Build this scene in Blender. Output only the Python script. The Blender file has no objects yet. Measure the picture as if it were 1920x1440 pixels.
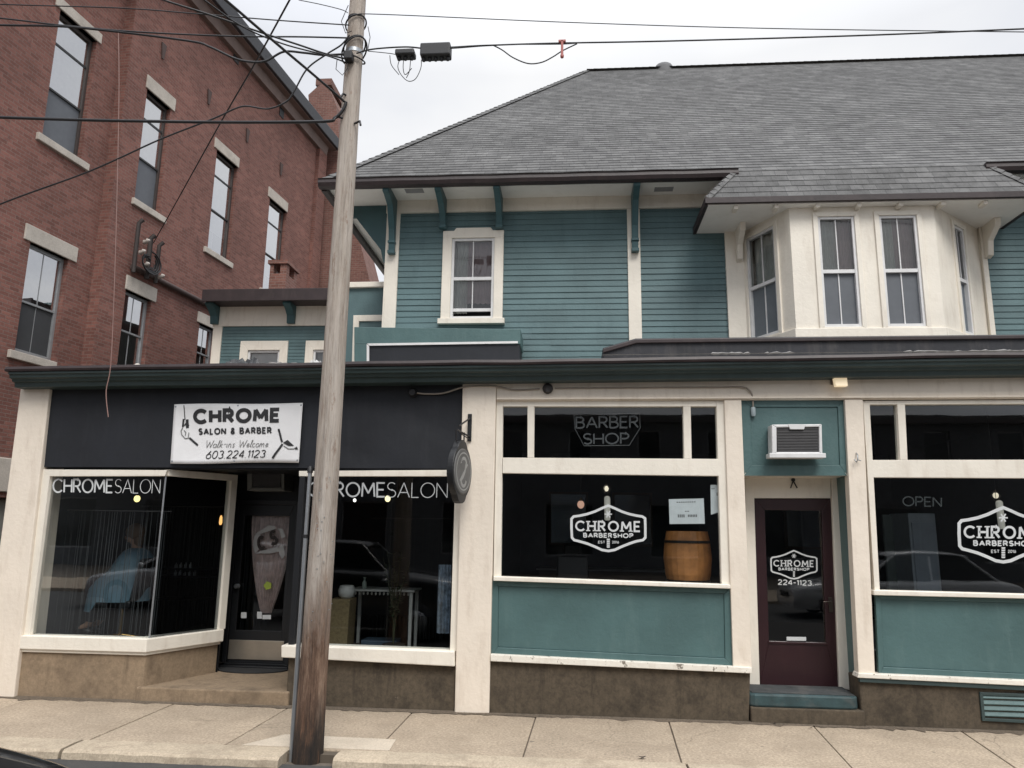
import bpy, math, random
from mathutils import Vector, Matrix
random.seed(7)
SC = bpy.context.scene
COL = SC.collection
V = Vector

# ------------------------------------------------------------------ camera
FPX, HC, DC = 1400.0, 1.845, 8.0
PITCH, ROLL, YAW = math.radians(10.97), math.radians(0.83), math.radians(4.7)

def rot(x, y, z):
    c, s = math.cos(ROLL), math.sin(ROLL); x, y = c*x - s*y, s*x + c*y
    c, s = math.cos(PITCH), math.sin(PITCH); y, z = c*y + s*z, -s*y + c*z
    c, s = math.cos(YAW), math.sin(YAW)
    return V((c*x - s*z, s*x + c*z, y))

CAM = V((0, -DC, HC))
def ray(px, py): return rot((px-960)/FPX, -(py-720)/FPX, 1.0)
def P(px, py, Y):
    r = ray(px, py); return CAM + r*((Y+DC)/r.y)
def PZ(px, py, z):
    r = ray(px, py); return CAM + r*((z-HC)/r.z)
def hit(px, py, p0, n):
    r = ray(px, py); return CAM + r*((p0-CAM).dot(n)/r.dot(n))
def Q(Y, *pts): return [P(a, b, Y) for a, b in pts]
def ext(a, b, X):
    t = (X-a.x)/(b.x-a.x); return a + (b-a)*t

cd = bpy.data.cameras.new('camera'); cam = bpy.data.objects.new('camera', cd); COL.objects.link(cam)
R_, U_, F_ = rot(1, 0, 0), rot(0, 1, 0), rot(0, 0, 1)
cam.matrix_world = Matrix(((R_.x, U_.x, -F_.x, CAM.x), (R_.y, U_.y, -F_.y, CAM.y), (R_.z, U_.z, -F_.z, CAM.z), (0, 0, 0, 1)))
cd.sensor_width = 36; cd.lens = FPX/1920*36; cd.clip_start = 0.05; cd.clip_end = 2000
SC.camera = cam

# ------------------------------------------------------------------ materials
def _new(name):
    m = bpy.data.materials.new(name); m.use_nodes = True
    nt = m.node_tree; b = nt.nodes['Principled BSDF']
    return m, nt, b
def N(nt, t, **kw):
    n = nt.nodes.new(t)
    for k, v in kw.items():
        if hasattr(n, k): setattr(n, k, v)
        else: n.inputs[k].default_value = v
    return n
def rgba(c): return (c[0], c[1], c[2], 1)
def mixc(nt, fac, a, b, mode='MIX'):
    n = nt.nodes.new('ShaderNodeMix'); n.data_type = 'RGBA'; n.blend_type = mode
    L = nt.links
    for sock, v in ((n.inputs[0], fac), (n.inputs[6], a), (n.inputs[7], b)):
        if isinstance(v, (int, float)): sock.default_value = v
        elif isinstance(v, (tuple, list)): sock.default_value = rgba(v)
        else: L.new(v, sock)
    return n.outputs[2]
def noise(nt, coord, scale, detail=4, rough=.55, stretch=(1, 1, 1)):
    L = nt.links
    mp = N(nt, 'ShaderNodeMapping'); mp.inputs['Scale'].default_value = stretch; L.new(coord, mp.inputs[0])
    n = N(nt, 'ShaderNodeTexNoise'); n.inputs['Scale'].default_value = scale; n.inputs['Detail'].default_value = detail
    n.inputs['Roughness'].default_value = rough; L.new(mp.outputs[0], n.inputs['Vector'])
    return n.outputs[0]
def ramp(nt, fac, stops):
    r = N(nt, 'ShaderNodeValToRGB'); e = r.color_ramp.elements
    while len(e) < len(stops): e.new(.5)
    for i, (p, c) in enumerate(stops):
        e[i].position = p; e[i].color = rgba(c) if isinstance(c, (tuple, list)) else (c, c, c, 1)
    nt.links.new(fac, r.inputs[0]); return r.outputs[0]
def bump(nt, b, h, strength, dist=.01):
    n = N(nt, 'ShaderNodeBump'); n.inputs['Strength'].default_value = strength; n.inputs['Distance'].default_value = dist
    nt.links.new(h, n.inputs['Height']); nt.links.new(n.outputs[0], b.inputs['Normal'])
def geo(nt): return N(nt, 'ShaderNodeNewGeometry').outputs['Position']

def paint(name, col, rough=.5, var=.12, scale=2.5, dirt=None, dirt_amt=.25, bmp=.15, bscale=40, streak=True, metal=0, spec=.5, chip=None, chip_at=.70, island=0):
    m, nt, b = _new(name); L = nt.links; g = geo(nt)
    n1 = noise(nt, g, scale, 5)
    lo = tuple(c*(1-var) for c in col); hi = tuple(min(1, c*(1+var)) for c in col)
    c = ramp(nt, n1, [(.3, lo), (.7, hi)])
    if dirt:
        st = noise(nt, g, 5, 6, .65, (1.6, 1.6, .35) if streak else (1, 1, 1))
        f = ramp(nt, st, [(.52, 0), (.74, dirt_amt)])
        c = mixc(nt, f, c, dirt)
    if island:
        ri = N(nt, 'ShaderNodeNewGeometry').outputs['Random Per Island']; c = mixc(nt, 1, c, ramp(nt, ri, [(0, 1-island), (1, 1+island)]), 'MULTIPLY')
    if chip:
        c = mixc(nt, ramp(nt, noise(nt, g, 11, 9, .72, (1, 1, .6)), [(chip_at, 0), (chip_at+.025, .85)]), c, chip)
    L.new(c, b.inputs['Base Color'])
    b.inputs['Roughness'].default_value = rough; b.inputs['Metallic'].default_value = metal
    b.inputs['Specular IOR Level'].default_value = spec
    if bmp: bump(nt, b, noise(nt, g, bscale, 4), bmp)
    return m

def flat(name, col, rough=.5, metal=0, emit=None, estr=0):
    m, nt, b = _new(name)
    g = geo(nt); c = ramp(nt, noise(nt, g, 9, 3), [(.3, tuple(x*.93 for x in col)), (.7, tuple(min(1, x*1.06) for x in col))])
    nt.links.new(c, b.inputs['Base Color'])
    b.inputs['Roughness'].default_value = rough; b.inputs['Metallic'].default_value = metal
    if emit: b.inputs['Emission Color'].default_value = rgba(emit); b.inputs['Emission Strength'].default_value = estr
    return m

def brickmat(name, c1, c2, mortar, bw=.215, bh=.075, ms=.007, dirt=(.05, .03, .03)):
    m, nt, b = _new(name); L = nt.links
    uv = N(nt, 'ShaderNodeTexCoord').outputs['UV']
    br = N(nt, 'ShaderNodeTexBrick'); L.new(uv, br.inputs['Vector'])
    br.inputs['Scale'].default_value = 1; br.inputs['Brick Width'].default_value = bw; br.inputs['Row Height'].default_value = bh
    br.inputs['Mortar Size'].default_value = ms; br.inputs['Mortar Smooth'].default_value = .15; br.inputs['Bias'].default_value = -.1
    br.inputs['Color1'].default_value = rgba(c1); br.inputs['Color2'].default_value = rgba(c2); br.inputs['Mortar'].default_value = rgba(mortar)
    g = geo(nt)
    big = ramp(nt, noise(nt, g, .55, 5, .6), [(.3, .78), (.7, 1.16)])
    c = mixc(nt, 1, br.outputs[0], big, 'MULTIPLY')
    sp = ramp(nt, noise(nt, g, 3.2, 6, .7), [(.60, 0), (.72, .55)])
    c = mixc(nt, sp, c, dirt)
    fine = ramp(nt, noise(nt, g, 26, 4, .7), [(.25, .78), (.75, 1.18)])
    c = mixc(nt, 1, c, fine, 'MULTIPLY')
    L.new(c, b.inputs['Base Color']); b.inputs['Roughness'].default_value = .9
    h = N(nt, 'ShaderNodeMath', operation='MULTIPLY_ADD'); L.new(noise(nt, g, 60, 3), h.inputs[0]); h.inputs[1].default_value = .3
    inv = N(nt, 'ShaderNodeMath', operation='SUBTRACT'); inv.inputs[0].default_value = 1; L.new(br.outputs['Fac'], inv.inputs[1]); L.new(inv.outputs[0], h.inputs[2])
    bump(nt, b, h.outputs[0], .6, .012)
    return m

def shinglemat(name):
    m, nt, b = _new(name); L = nt.links
    uv = N(nt, 'ShaderNodeTexCoord').outputs['UV']
    br = N(nt, 'ShaderNodeTexBrick'); L.new(uv, br.inputs['Vector'])
    br.inputs['Scale'].default_value = 1; br.inputs['Brick Width'].default_value = .15; br.inputs['Row Height'].default_value = .115
    br.inputs['Mortar Size'].default_value = .003; br.inputs['Mortar Smooth'].default_value = .1; br.offset = .37; br.squash = 1.25; br.squash_frequency = 3
    br.inputs['Color1'].default_value = (.092, .092, .092, 1); br.inputs['Color2'].default_value = (.138, .138, .137, 1); br.inputs['Mortar'].default_value = (.06, .06, .062, 1)
    g = geo(nt)
    big = ramp(nt, noise(nt, g, .8, 5, .6), [(.3, .82), (.7, 1.15)])
    c = mixc(nt, 1, br.outputs[0], big, 'MULTIPLY')
    mid = ramp(nt, noise(nt, g, 5.5, 5, .75), [(.3, .70), (.7, 1.28)])
    c = mixc(nt, 1, c, mid, 'MULTIPLY')
    fine = ramp(nt, noise(nt, g, 90, 3, .8), [(.25, .7), (.75, 1.3)])
    c = mixc(nt, 1, c, fine, 'MULTIPLY')
    L.new(c, b.inputs['Base Color']); b.inputs['Roughness'].default_value = .95
    bump(nt, b, noise(nt, g, 130, 3), .5, .004)
    return m

def concrete(name, col, spk=.35, spk_scale=70, stain=(.12, .09, .06), stain_amt=.4, island=0, bmp=.35, cracks=0, chips=None):
    m, nt, b = _new(name); L = nt.links; g = geo(nt)
    c = ramp(nt, noise(nt, g, 1.6, 6, .65), [(.3, tuple(x*.84 for x in col)), (.72, tuple(x*1.12 for x in col))])
    sp = noise(nt, g, spk_scale, 4, .75)
    c = mixc(nt, 1, c, ramp(nt, sp, [(.25, 1-spk), (.75, 1+spk)]), 'MULTIPLY')
    st = ramp(nt, noise(nt, g, 2.7, 7, .7), [(.5, 0), (.75, stain_amt)])
    c = mixc(nt, st, c, stain)
    if chips:
        c = mixc(nt, ramp(nt, noise(nt, g, 6, 9, .75, (.7, .7, 1.6)), [(.66, 0), (.69, .55)]), c, chips)
        c = mixc(nt, ramp(nt, noise(nt, g, 3.2, 6, .7, (2.5, 2.5, .25)), [(.55, 0), (.72, .6)]), c, stain)
    if cracks:
        mp = N(nt, 'ShaderNodeMapping'); ds = N(nt, 'ShaderNodeTexNoise'); ds.inputs['Scale'].default_value = 3; ds.inputs['Detail'].default_value = 5; L.new(g, ds.inputs['Vector'])
        va = N(nt, 'ShaderNodeVectorMath', operation='MULTIPLY_ADD'); L.new(ds.outputs['Color'], va.inputs[0]); va.inputs[1].default_value = (.35, .35, .35); L.new(g, va.inputs[2])
        vo = N(nt, 'ShaderNodeTexVoronoi'); vo.feature = 'DISTANCE_TO_EDGE'; vo.inputs['Scale'].default_value = .42; L.new(va.outputs[0], vo.inputs['Vector'])
        ln = ramp(nt, vo.outputs['Distance'], [(.0, cracks), (.0035, 0)])
        mk = ramp(nt, noise(nt, g, .8, 2), [(.48, 0), (.55, 1)])
        mm = N(nt, 'ShaderNodeMath', operation='MULTIPLY'); L.new(ln, mm.inputs[0]); L.new(mk, mm.inputs[1])
        c = mixc(nt, mm.outputs[0], c, (.05, .04, .03))
        v2 = N(nt, 'ShaderNodeTexVoronoi'); v2.inputs['Scale'].default_value = 2.6; L.new(g, v2.inputs['Vector'])
        sr = N(nt, 'ShaderNodeSeparateXYZ'); L.new(v2.outputs['Color'], sr.inputs[0])
        rr_ = N(nt, 'ShaderNodeMath', operation='MULTIPLY_ADD'); L.new(sr.outputs[0], rr_.inputs[0]); rr_.inputs[1].default_value = -.12; rr_.inputs[2].default_value = .075
        lt = N(nt, 'ShaderNodeMath', operation='LESS_THAN'); L.new(v2.outputs['Distance'], lt.inputs[0]); L.new(rr_.outputs[0], lt.inputs[1])
        gm = N(nt, 'ShaderNodeMath', operation='MULTIPLY'); L.new(lt.outputs[0], gm.inputs[0]); gm.inputs[1].default_value = .55
        c = mixc(nt, gm.outputs[0], c, (.10, .085, .07))
    if island:
        ri = N(nt, 'ShaderNodeNewGeometry').outputs['Random Per Island']
        c = mixc(nt, 1, c, ramp(nt, ri, [(0, 1-island), (1, 1+island)]), 'MULTIPLY')
    L.new(c, b.inputs['Base Color']); b.inputs['Roughness'].default_value = .92
    bump(nt, b, sp, bmp, .006)
    return m

def glassmat(name, ior=1.45, tint=(.86, .9, .9), wav=.02, boost=1.0):
    m = bpy.data.materials.new(name); m.use_nodes = True; nt = m.node_tree; nt.nodes.clear(); L = nt.links
    out = N(nt, 'ShaderNodeOutputMaterial'); mix = N(nt, 'ShaderNodeMixShader')
    fr = N(nt, 'ShaderNodeFresnel'); fr.inputs['IOR'].default_value = ior
    tr = N(nt, 'ShaderNodeBsdfTransparent'); tr.inputs[0].default_value = rgba(tint)
    gl = N(nt, 'ShaderNodeBsdfGlossy'); gl.inputs['Roughness'].default_value = .015
    bp = N(nt, 'ShaderNodeBump'); bp.inputs['Strength'].default_value = wav; bp.inputs['Distance'].default_value = .05
    L.new(noise(nt, geo(nt), 1.7, 2), bp.inputs['Height']); L.new(bp.outputs[0], gl.inputs['Normal'])
    mu = N(nt, 'ShaderNodeMath', operation='MULTIPLY'); mu.use_clamp = True; mu.inputs[1].default_value = boost
    L.new(fr.outputs[0], mu.inputs[0])
    L.new(mu.outputs[0], mix.inputs[0]); L.new(tr.outputs[0], mix.inputs[1]); L.new(gl.outputs[0], mix.inputs[2]); L.new(mix.outputs[0], out.inputs[0])
    return m

def woodpole(name):
    m, nt, b = _new(name); L = nt.links; g = geo(nt)
    sep = N(nt, 'ShaderNodeSeparateXYZ'); L.new(g, sep.inputs[0])
    n = noise(nt, g, 9, 8, .8, (1, 1, .07)); n2 = noise(nt, g, 34, 6, .8, (1, 1, .05))
    grey = ramp(nt, n, [(.32, (.19, .135, .10)), (.47, (.40, .345, .295)), (.70, (.56, .51, .46))])
    grey = mixc(nt, 1, grey, ramp(nt, n2, [(.3, .55), (.5, 1.0), (.75, 1.15)]), 'MULTIPLY')
    fl = ramp(nt, noise(nt, g, 16, 6, .8, (1, 1, .22)), [(.57, 0), (.68, .8)])
    grey = mixc(nt, fl, grey, (.20, .115, .07))
    brown = ramp(nt, noise(nt, g, 13, 8, .85, (1, 1, .10)), [(.36, (.03, .014, .008)), (.5, (.145, .085, .055)), (.6, (.27, .18, .125)), (.72, (.42, .33, .26))])
    tar = ramp(nt, noise(nt, g, 12, 5, .7, (1, 1, .15)), [(.40, (.012, .010, .009)), (.54, (.040, .026, .018)), (.64, (.15, .075, .042))])
    jit = noise(nt, g, 5, 6, .75, (1, 1, .16))
    def zf(a, c, amt):
        ad = N(nt, 'ShaderNodeMath', operation='MULTIPLY_ADD'); L.new(jit, ad.inputs[0]); ad.inputs[1].default_value = amt; L.new(sep.outputs[2], ad.inputs[2])
        mr = N(nt, 'ShaderNodeMapRange'); L.new(ad.outputs[0], mr.inputs[0]); mr.inputs[1].default_value = a; mr.inputs[2].default_value = c
        return mr.outputs[0]
    c = mixc(nt, zf(1.75, 2.6, 2.0), brown, grey)
    c = mixc(nt, zf(.68, .98, 1.1), tar, c)
    L.new(c, b.inputs['Base Color']); b.inputs['Roughness'].default_value = .85
    bump(nt, b, n2, 1.0, .02)
    return m

CREAM = paint('cream_paint', (.755, .675, .575), .55, .06, 1.4, (.40, .31, .23), .34, .4, 18, chip=(.36, .29, .23), chip_at=.73)
SOFF = paint('pale_soffit_paint', (.88, .86, .81), .6, .04, 2, (.6, .55, .48), .2, .15, 30)
CREAM2 = paint('ivory_trim_paint', (.775, .725, .635), .5, .06, 2, (.42, .34, .26), .3, .3, 24, chip=(.30, .23, .17), chip_at=.715)
SILLW = paint('peeling_sill_paint', (.76, .72, .64), .55, .06, 2, (.42, .34, .26), .4, .4, 24, chip=(.12, .095, .07), chip_at=.60)
TEAL = paint('teal_paint', (.066, .126, .127), .5, .16, 1.3, (.105, .17, .168), .45, .35, 22, chip=(.17, .21, .20), chip_at=.71)
TEALS = paint('teal_siding_paint', (.086, .149, .159), .6, .14, 2.2, (.042, .085, .095), .35, .3, 35, chip=(.15, .17, .17), chip_at=.735, island=.07)
TEALD = paint('dark_teal_paint', (.030, .050, .050), .5, .15, 3, (.06, .09, .09), .3, .2, 30)
NAVY = paint('black_signboard_vinyl', (.0075, .0095, .0145), .7, .25, 1.5, (.018, .02, .026), .5, .5, 5)
BLACK = flat('black_paint', (.008, .009, .011), .45)
BLACKG = flat('black_rubber_cable', (.012, .012, .014), .55)
MEMB = paint('black_roof_membrane', (.014, .015, .02), .6, .3, 4, (.10, .09, .085), .4, .3, 12)
BROWN = paint('dark_brown_metal', (.030, .020, .021), .5, .25, 4, (.08, .06, .055), .3, .15, 30)
MAROON = paint('maroon_door_paint', (.026, .0085, .011), .35, .15, 3, (.045, .02, .02), .3, .1, 30)
BRICK = brickmat('red_brick', (.150, .061, .047), (.238, .103, .081), (.190, .128, .110))
BRICK2 = brickmat('chimney_brick', (.15, .066, .05), (.215, .10, .078), (.21, .15, .13))
BRICKO = brickmat('weathered_brick_far', (.085, .09, .10), (.12, .125, .135), (.12, .12, .12))
SHING = shinglemat('asphalt_shingles')
STONE = concrete('lintel_stone', (.47, .43, .38), .2, 40, (.2, .17, .14), .5)
BASE = concrete('stained_brown_concrete', (.080, .062, .042), .4, 20, (.018, .014, .010), .9, chips=(.20, .165, .125))
BASEL = concrete('tan_concrete', (.25, .185, .122), .25, 28, (.085, .06, .04), .8, chips=(.36, .29, .21))
WALK = concrete('sidewalk_concrete', (.375, .305, .228), .5, 42, (.22, .17, .12), .45, .09, .35, .42)
CURB = concrete('curb_concrete', (.43, .36, .27), .35, 60, (.16, .12, .085), .75)
ROAD = concrete('asphalt', (.052, .051, .05), .4, 60, (.09, .08, .07), .5)
GRND = concrete('dirt_lot', (.12, .10, .08), .3, 30)
POLE = woodpole('weathered_pole_wood')
STEEL = flat('galvanized_steel', (.36, .38, .40), .38, .75)
STEEL2 = flat('brushed_kick_plate', (.50, .45, .38), .35, .8)
ALU = flat('white_vinyl_frame', (.66, .66, .66), .45)
GREYF = flat('grey_aluminium_sash', (.30, .31, .32), .4, .3)
BRNF = flat('brown_window_frame', (.055, .045, .042), .5)
DARKF = flat('dark_sash', (.02, .021, .022), .45)
GLASS = glassmat('shop_glass', 1.6, (.84, .88, .88), .010, 1.35)
GLASSU = glassmat('house_window_glass', 1.7, (.88, .9, .9), .03, 1.5)
GLASSB = glassmat('brick_building_glass', 2.1, (.98, .99, 1), .006, 4.4)
VINYL = flat('white_window_vinyl', (.56, .58, .585), .6)
VINYLT = flat('thin_white_vinyl', (.44, .46, .47), .6)
INK = flat('black_banner_ink', (.016, .016, .018), .6)
INKG = flat('grey_banner_ink', (.17, .17, .17), .6)
BANN = paint('white_banner_vinyl', (.78, .78, .79), .45, .03, 3, None, 0, .5, 5)
SCREEN = flat('grey_insect_screen', (.105, .115, .13), .6)
SCREEND = flat('dark_insect_screen', (.038, .04, .043), .7)
SCREENB = flat('blue_grey_screen', (.13, .15, .17), .6)
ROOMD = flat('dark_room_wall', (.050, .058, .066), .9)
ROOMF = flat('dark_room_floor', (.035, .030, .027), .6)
LINING = flat('window_interior_dark', (.02, .02, .021), .9)
BLIND = flat('sky_white_roller_blind', (.93, .94, .96), .8)  # its white also stands in for sky reflected in the panes
CURTW = paint('pale_lace_curtain', (.60, .62, .58), .9, .12, 8, None, 0, .3, 30)
CURTP = paint('dusty_pink_curtain', (.46, .36, .365), .9, .15, 5, None, 0, .3, 20)
CURTG = paint('grey_curtain', (.36, .355, .35), .9, .15, 5, None, 0, .3, 20)

# ------------------------------------------------------------------ mesh builder
ORG = {}
class MB:
    def __init__(s): s.v = []; s.f = []; s.mi = []; s.sm = []; s.uv = []; s.sharp = False
    def face(s, pts, mi=0, sm=False, uv=None):
        k = len(s.v); s.v += [V(p) for p in pts]; s.f.append(list(range(k, k+len(pts)))); s.mi.append(mi); s.sm.append(sm); s.uv.append(uv)
    def grid(s, rows, mi=0, sm=True, closed=False):
        k = len(s.v); n = len(rows[0])
        for r in rows: s.v += [V(p) for p in r]
        for i in range(len(rows)-1):
            for j in range(n if closed else n-1):
                a, b = k+i*n+j, k+i*n+(j+1) % n
                s.f.append([a, b, b+n, a+n]); s.mi.append(mi); s.sm.append(sm); s.uv.append(None)
    def prism(s, pts, vec, mi=0):
        pts = [V(p) for p in pts]; vec = V(vec); n = V((0, 0, 0))
        for i in range(len(pts)): n += pts[i].cross(pts[(i+1) % len(pts)])
        if n.dot(vec) > 0: pts = pts[::-1]
        bk = [p+vec for p in pts]; m = len(pts); k = len(s.v)
        s.v += pts+bk
        fs = [list(range(k, k+m)), list(range(k+2*m-1, k+m-1, -1))]
        for i in range(m):
            j = (i+1) % m; fs.append([k+j, k+i, k+m+i, k+m+j])
        for f in fs: s.f.append(f); s.mi.append(mi); s.sm.append(False); s.uv.append(None)
    def box(s, x0, x1, y0, y1, z0, z1, mi=0):
        s.prism([(x0, y0, z0), (x1, y0, z0), (x1, y0, z1), (x0, y0, z1)], (0, y1-y0, 0), mi)
    def obox(s, c, a, b, d, mi=0):
        c, a, b, d = V(c), V(a), V(b), V(d)
        s.prism([c-a-b-d, c+a-b-d, c+a+b-d, c-a+b-d], d*2, mi)
    def ring(s, o, i, vec, mi=0):
        n = len(o)
        for k in range(n):
            j = (k+1) % n; s.prism([o[k], o[j], i[j], i[k]], vec, mi)
    def tube(s, path, r, n=8, mi=0, caps=True):
        path = [V(p) for p in path]; rows = []; up = V((0, 0, 1)); prev = None
        for i, p in enumerate(path):
            t = (path[min(i+1, len(path)-1)]-path[max(i-1, 0)]).normalized()
            if prev is None:
                a = t.cross(up if abs(t.z) < .9 else V((1, 0, 0))).normalized()
            else:
                a = (prev - t*prev.dot(t)).normalized()
            prev = a; b = t.cross(a); rr = r[i] if isinstance(r, (list, tuple)) else r
            rows.append([p+(a*math.cos(2*math.pi*k/n)+b*math.sin(2*math.pi*k/n))*rr for k in range(n)])
        s.grid(rows, mi, True, True)
        if caps: s.face(rows[0][::-1], mi); s.face(rows[-1], mi)
    def lathe(s, prof, c, n=20, mi=0, axis=V((0, 0, 1)), sm=True):
        c = V(c); ax = V(axis).normalized(); a = ax.cross(V((0, 0, 1)) if abs(ax.z) < .9 else V((1, 0, 0))).normalized(); b = ax.cross(a)
        rows = [[c+ax*z+(a*math.cos(2*math.pi*k/n)+b*math.sin(2*math.pi*k/n))*max(r, .0005) for k in range(n)] for r, z in prof]
        s.grid(rows, mi, sm, True); s.face(rows[0][::-1], mi); s.face(rows[-1], mi)
    def ball(s, c, r, n=14, mi=0, sc=(1, 1, 1)):
        c = V(c); rows = []
        for i in range(n//2+1):
            th = math.pi*i/(n//2); rows.append([c+V((sc[0]*r*max(math.sin(th), .01)*math.cos(2*math.pi*k/n), sc[1]*r*max(math.sin(th), .01)*math.sin(2*math.pi*k/n), sc[2]*r*math.cos(th))) for k in range(n)])
        s.grid(rows, mi, True, True)
    def build(s, name, mats, parent=None, bevel=0, recalc=True):
        if not isinstance(mats, (list, tuple)): mats = [mats]
        o = V((0, 0, 0)) if parent is None else ORG[parent.name]
        me = bpy.data.meshes.new(name); me.from_pydata([p-o for p in s.v], [], s.f)
        for m in mats: me.materials.append(m)
        for i, p in enumerate(me.polygons): p.material_index = s.mi[i]; p.use_smooth = s.sm[i]
        if recalc:
            import bmesh
            bm = bmesh.new(); bm.from_mesh(me); bmesh.ops.recalc_face_normals(bm, faces=bm.faces); bm.to_mesh(me); bm.free()
        uvl = me.uv_layers.new(name='UVMap'); me.update()
        for i, p in enumerate(me.polygons):
            n = p.normal; cu = s.uv[i]
            if abs(n.z) > .95: t, w = V((1, 0, 0)), V((0, 1, 0))
            else:
                t = V((0, 0, 1)).cross(n).normalized(); w = n.cross(t)
            if cu and recalc: cu = None if len(cu) != p.loop_total else cu
            for q, li in enumerate(p.loop_indices):
                vi = me.loops[li].vertex_index
                if cu: uvl.data[li].uv = cu[s.f[i].index(vi)]
                else:
                    co = me.vertices[vi].co+o; uvl.data[li].uv = (co.dot(t), co.dot(w))
        ob = bpy.data.objects.new(name, me); COL.objects.link(ob); ORG[ob.name] = o
        if parent is not None: ob.parent = parent
        if bevel:
            md = ob.modifiers.new('edge', 'BEVEL'); md.width = bevel; md.segments = 2; md.limit_method = 'ANGLE'; md.angle_limit = math.radians(50)
        return ob

def thing(name, loc, label, cat, group=None):
    o = bpy.data.objects.new(name, None); COL.objects.link(o); o.location = loc; o.empty_display_size = .1
    ORG[o.name] = V(loc); tag(o, label, cat, group); return o
def tag(o, label, cat, group=None):
    o['label'] = label; o['category'] = cat
    if group: o['group'] = group
    return o
def structure(o): o['kind'] = 'structure'; return o

# ------------------------------------------------------------------ stroke lettering
def arc(cx, cy, rx, ry, a0, a1, n=14):
    return [(cx+rx*math.cos(math.radians(a0+(a1-a0)*i/n)), cy+ry*math.sin(math.radians(a0+(a1-a0)*i/n))) for i in range(n+1)]
GL = {
 'A': (.86, [[(0, 0), (.43, 1), (.86, 0)], [(.17, .33), (.69, .33)]]),
 'B': (.66, [[(0, 0), (0, 1), (.34, 1)]+arc(.34, .76, .25, .24, 90, -90, 8)+[(0, .52)], [(.34, .52)]+arc(.36, .26, .30, .26, 90, -90, 8)+[(0, 0)]]),
 'C': (.9, [arc(.5, .5, .5, .5, 42, 318, 20)]),
 'E': (.58, [[(.58, 1), (0, 1), (0, 0), (.58, 0)], [(0, .51), (.5, .51)]]),
 'H': (.74, [[(0, 0), (0, 1)], [(.74, 0), (.74, 1)], [(0, .5), (.74, .5)]]),
 'L': (.5, [[(0, 1), (0, 0), (.5, 0)]]),
 'M': (.96, [[(0, 0), (.06, 1), (.48, .25), (.90, 1), (.96, 0)]]),
 'N': (.76, [[(0, 0), (0, 1), (.76, 0), (.76, 1)]]),
 'O': (1.0, [arc(.5, .5, .5, .5, 90, 450, 26)]),
 'P': (.62, [[(0, 0), (0, 1), (.34, 1)]+arc(.34, .74, .28, .26, 90, -90, 8)+[(0, .48)]]),
 'R': (.68, [[(0, 0), (0, 1), (.34, 1)]+arc(.34, .74, .28, .26, 90, -90, 8)+[(0, .48)], [(.30, .48), (.68, 0)]]),
 'S': (.62, [arc(.31, .75, .29, .25, 35, 270, 10)+arc(.31, .25, .31, .25, 90, -150, 10)]),
 'T': (.7, [[(0, 1), (.7, 1)], [(.35, 1), (.35, 0)]]),
 'W': (1.0, [[(0, 1), (.26, 0), (.5, .8), (.74, 0), (1, 1)]]),
 '&': (.66, [[(.66, 0), (.16, .68)]+arc(.33, .80, .2, .2, 200, -20, 10)+[(.10, .34)]+arc(.28, .24, .26, .24, 150, 300, 8)+[(.64, .42)]]),
 '0': (.62, [arc(.31, .5, .31, .5, 90, 450, 22)]),
 '1': (.22, [[(0, .8), (.2, 1), (.2, 0)]]),
 '2': (.6, [arc(.3, .72, .28, .28, 160, -30, 10)+[(0, 0), (.6, 0)]]),
 '3': (.58, [arc(.28, .75, .26, .25, 150, -80, 10), arc(.28, .26, .30, .26, 85, -150, 10)]),
 '4': (.62, [[(.46, 0), (.46, 1), (0, .28), (.62, .28)]]),
 '5': (.6, [[(.56, 1), (.08, 1), (.04, .56)]+arc(.28, .32, .31, .32, 120, -140, 12)]),
 '6': (.6, [[(.46, 1)]+arc(.30, .30, .30, .30, 150, 510, 18)]),
 '.': (.10, [[(.0, 0), (.08, 0)]]), '-': (.34, [[(0, .45), (.34, .45)]]), ' ': (.34, []),
 'a': (.5, [arc(.22, .25, .22, .25, 60, 420, 14), [(.44, .5), (.44, .08), (.54, 0)]]),
 'l': (.2, [[(0, .1), (.14, .6), (.2, 1), (.1, .95), (.06, .3), (.12, 0), (.22, .06)]]),
 'k': (.46, [[(.04, 0), (.12, 1)], [(.40, .5), (.1, .25), (.44, 0)]]),
 'i': (.14, [[(.02, .5), (.04, .06), (.14, 0)]]),
 'n': (.46, [[(.02, 0), (.04, .5)], [(.04, .34), (.2, .5), (.34, .42), (.36, .06), (.46, 0)]]),
 'm': (.66, [[(.02, 0), (.04, .5)], [(.04, .34), (.16, .5), (.27, .4), (.28, 0)], [(.28, .34), (.42, .5), (.54, .4), (.56, .06), (.66, 0)]]),
 's': (.34, [[(.32, .46), (.16, .5), (.06, .38), (.28, .16), (.2, .02), (.02, .04)]]),
 'e': (.42, [[(.04, .24), (.34, .30), (.30, .48), (.14, .46), (.05, .22), (.16, .02), (.42, .12)]]),
 'c': (.38, [arc(.21, .25, .20, .25, 50, 320, 12)]),
 'o': (.44, [arc(.22, .25, .21, .25, 90, 450, 14)]),
}
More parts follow.
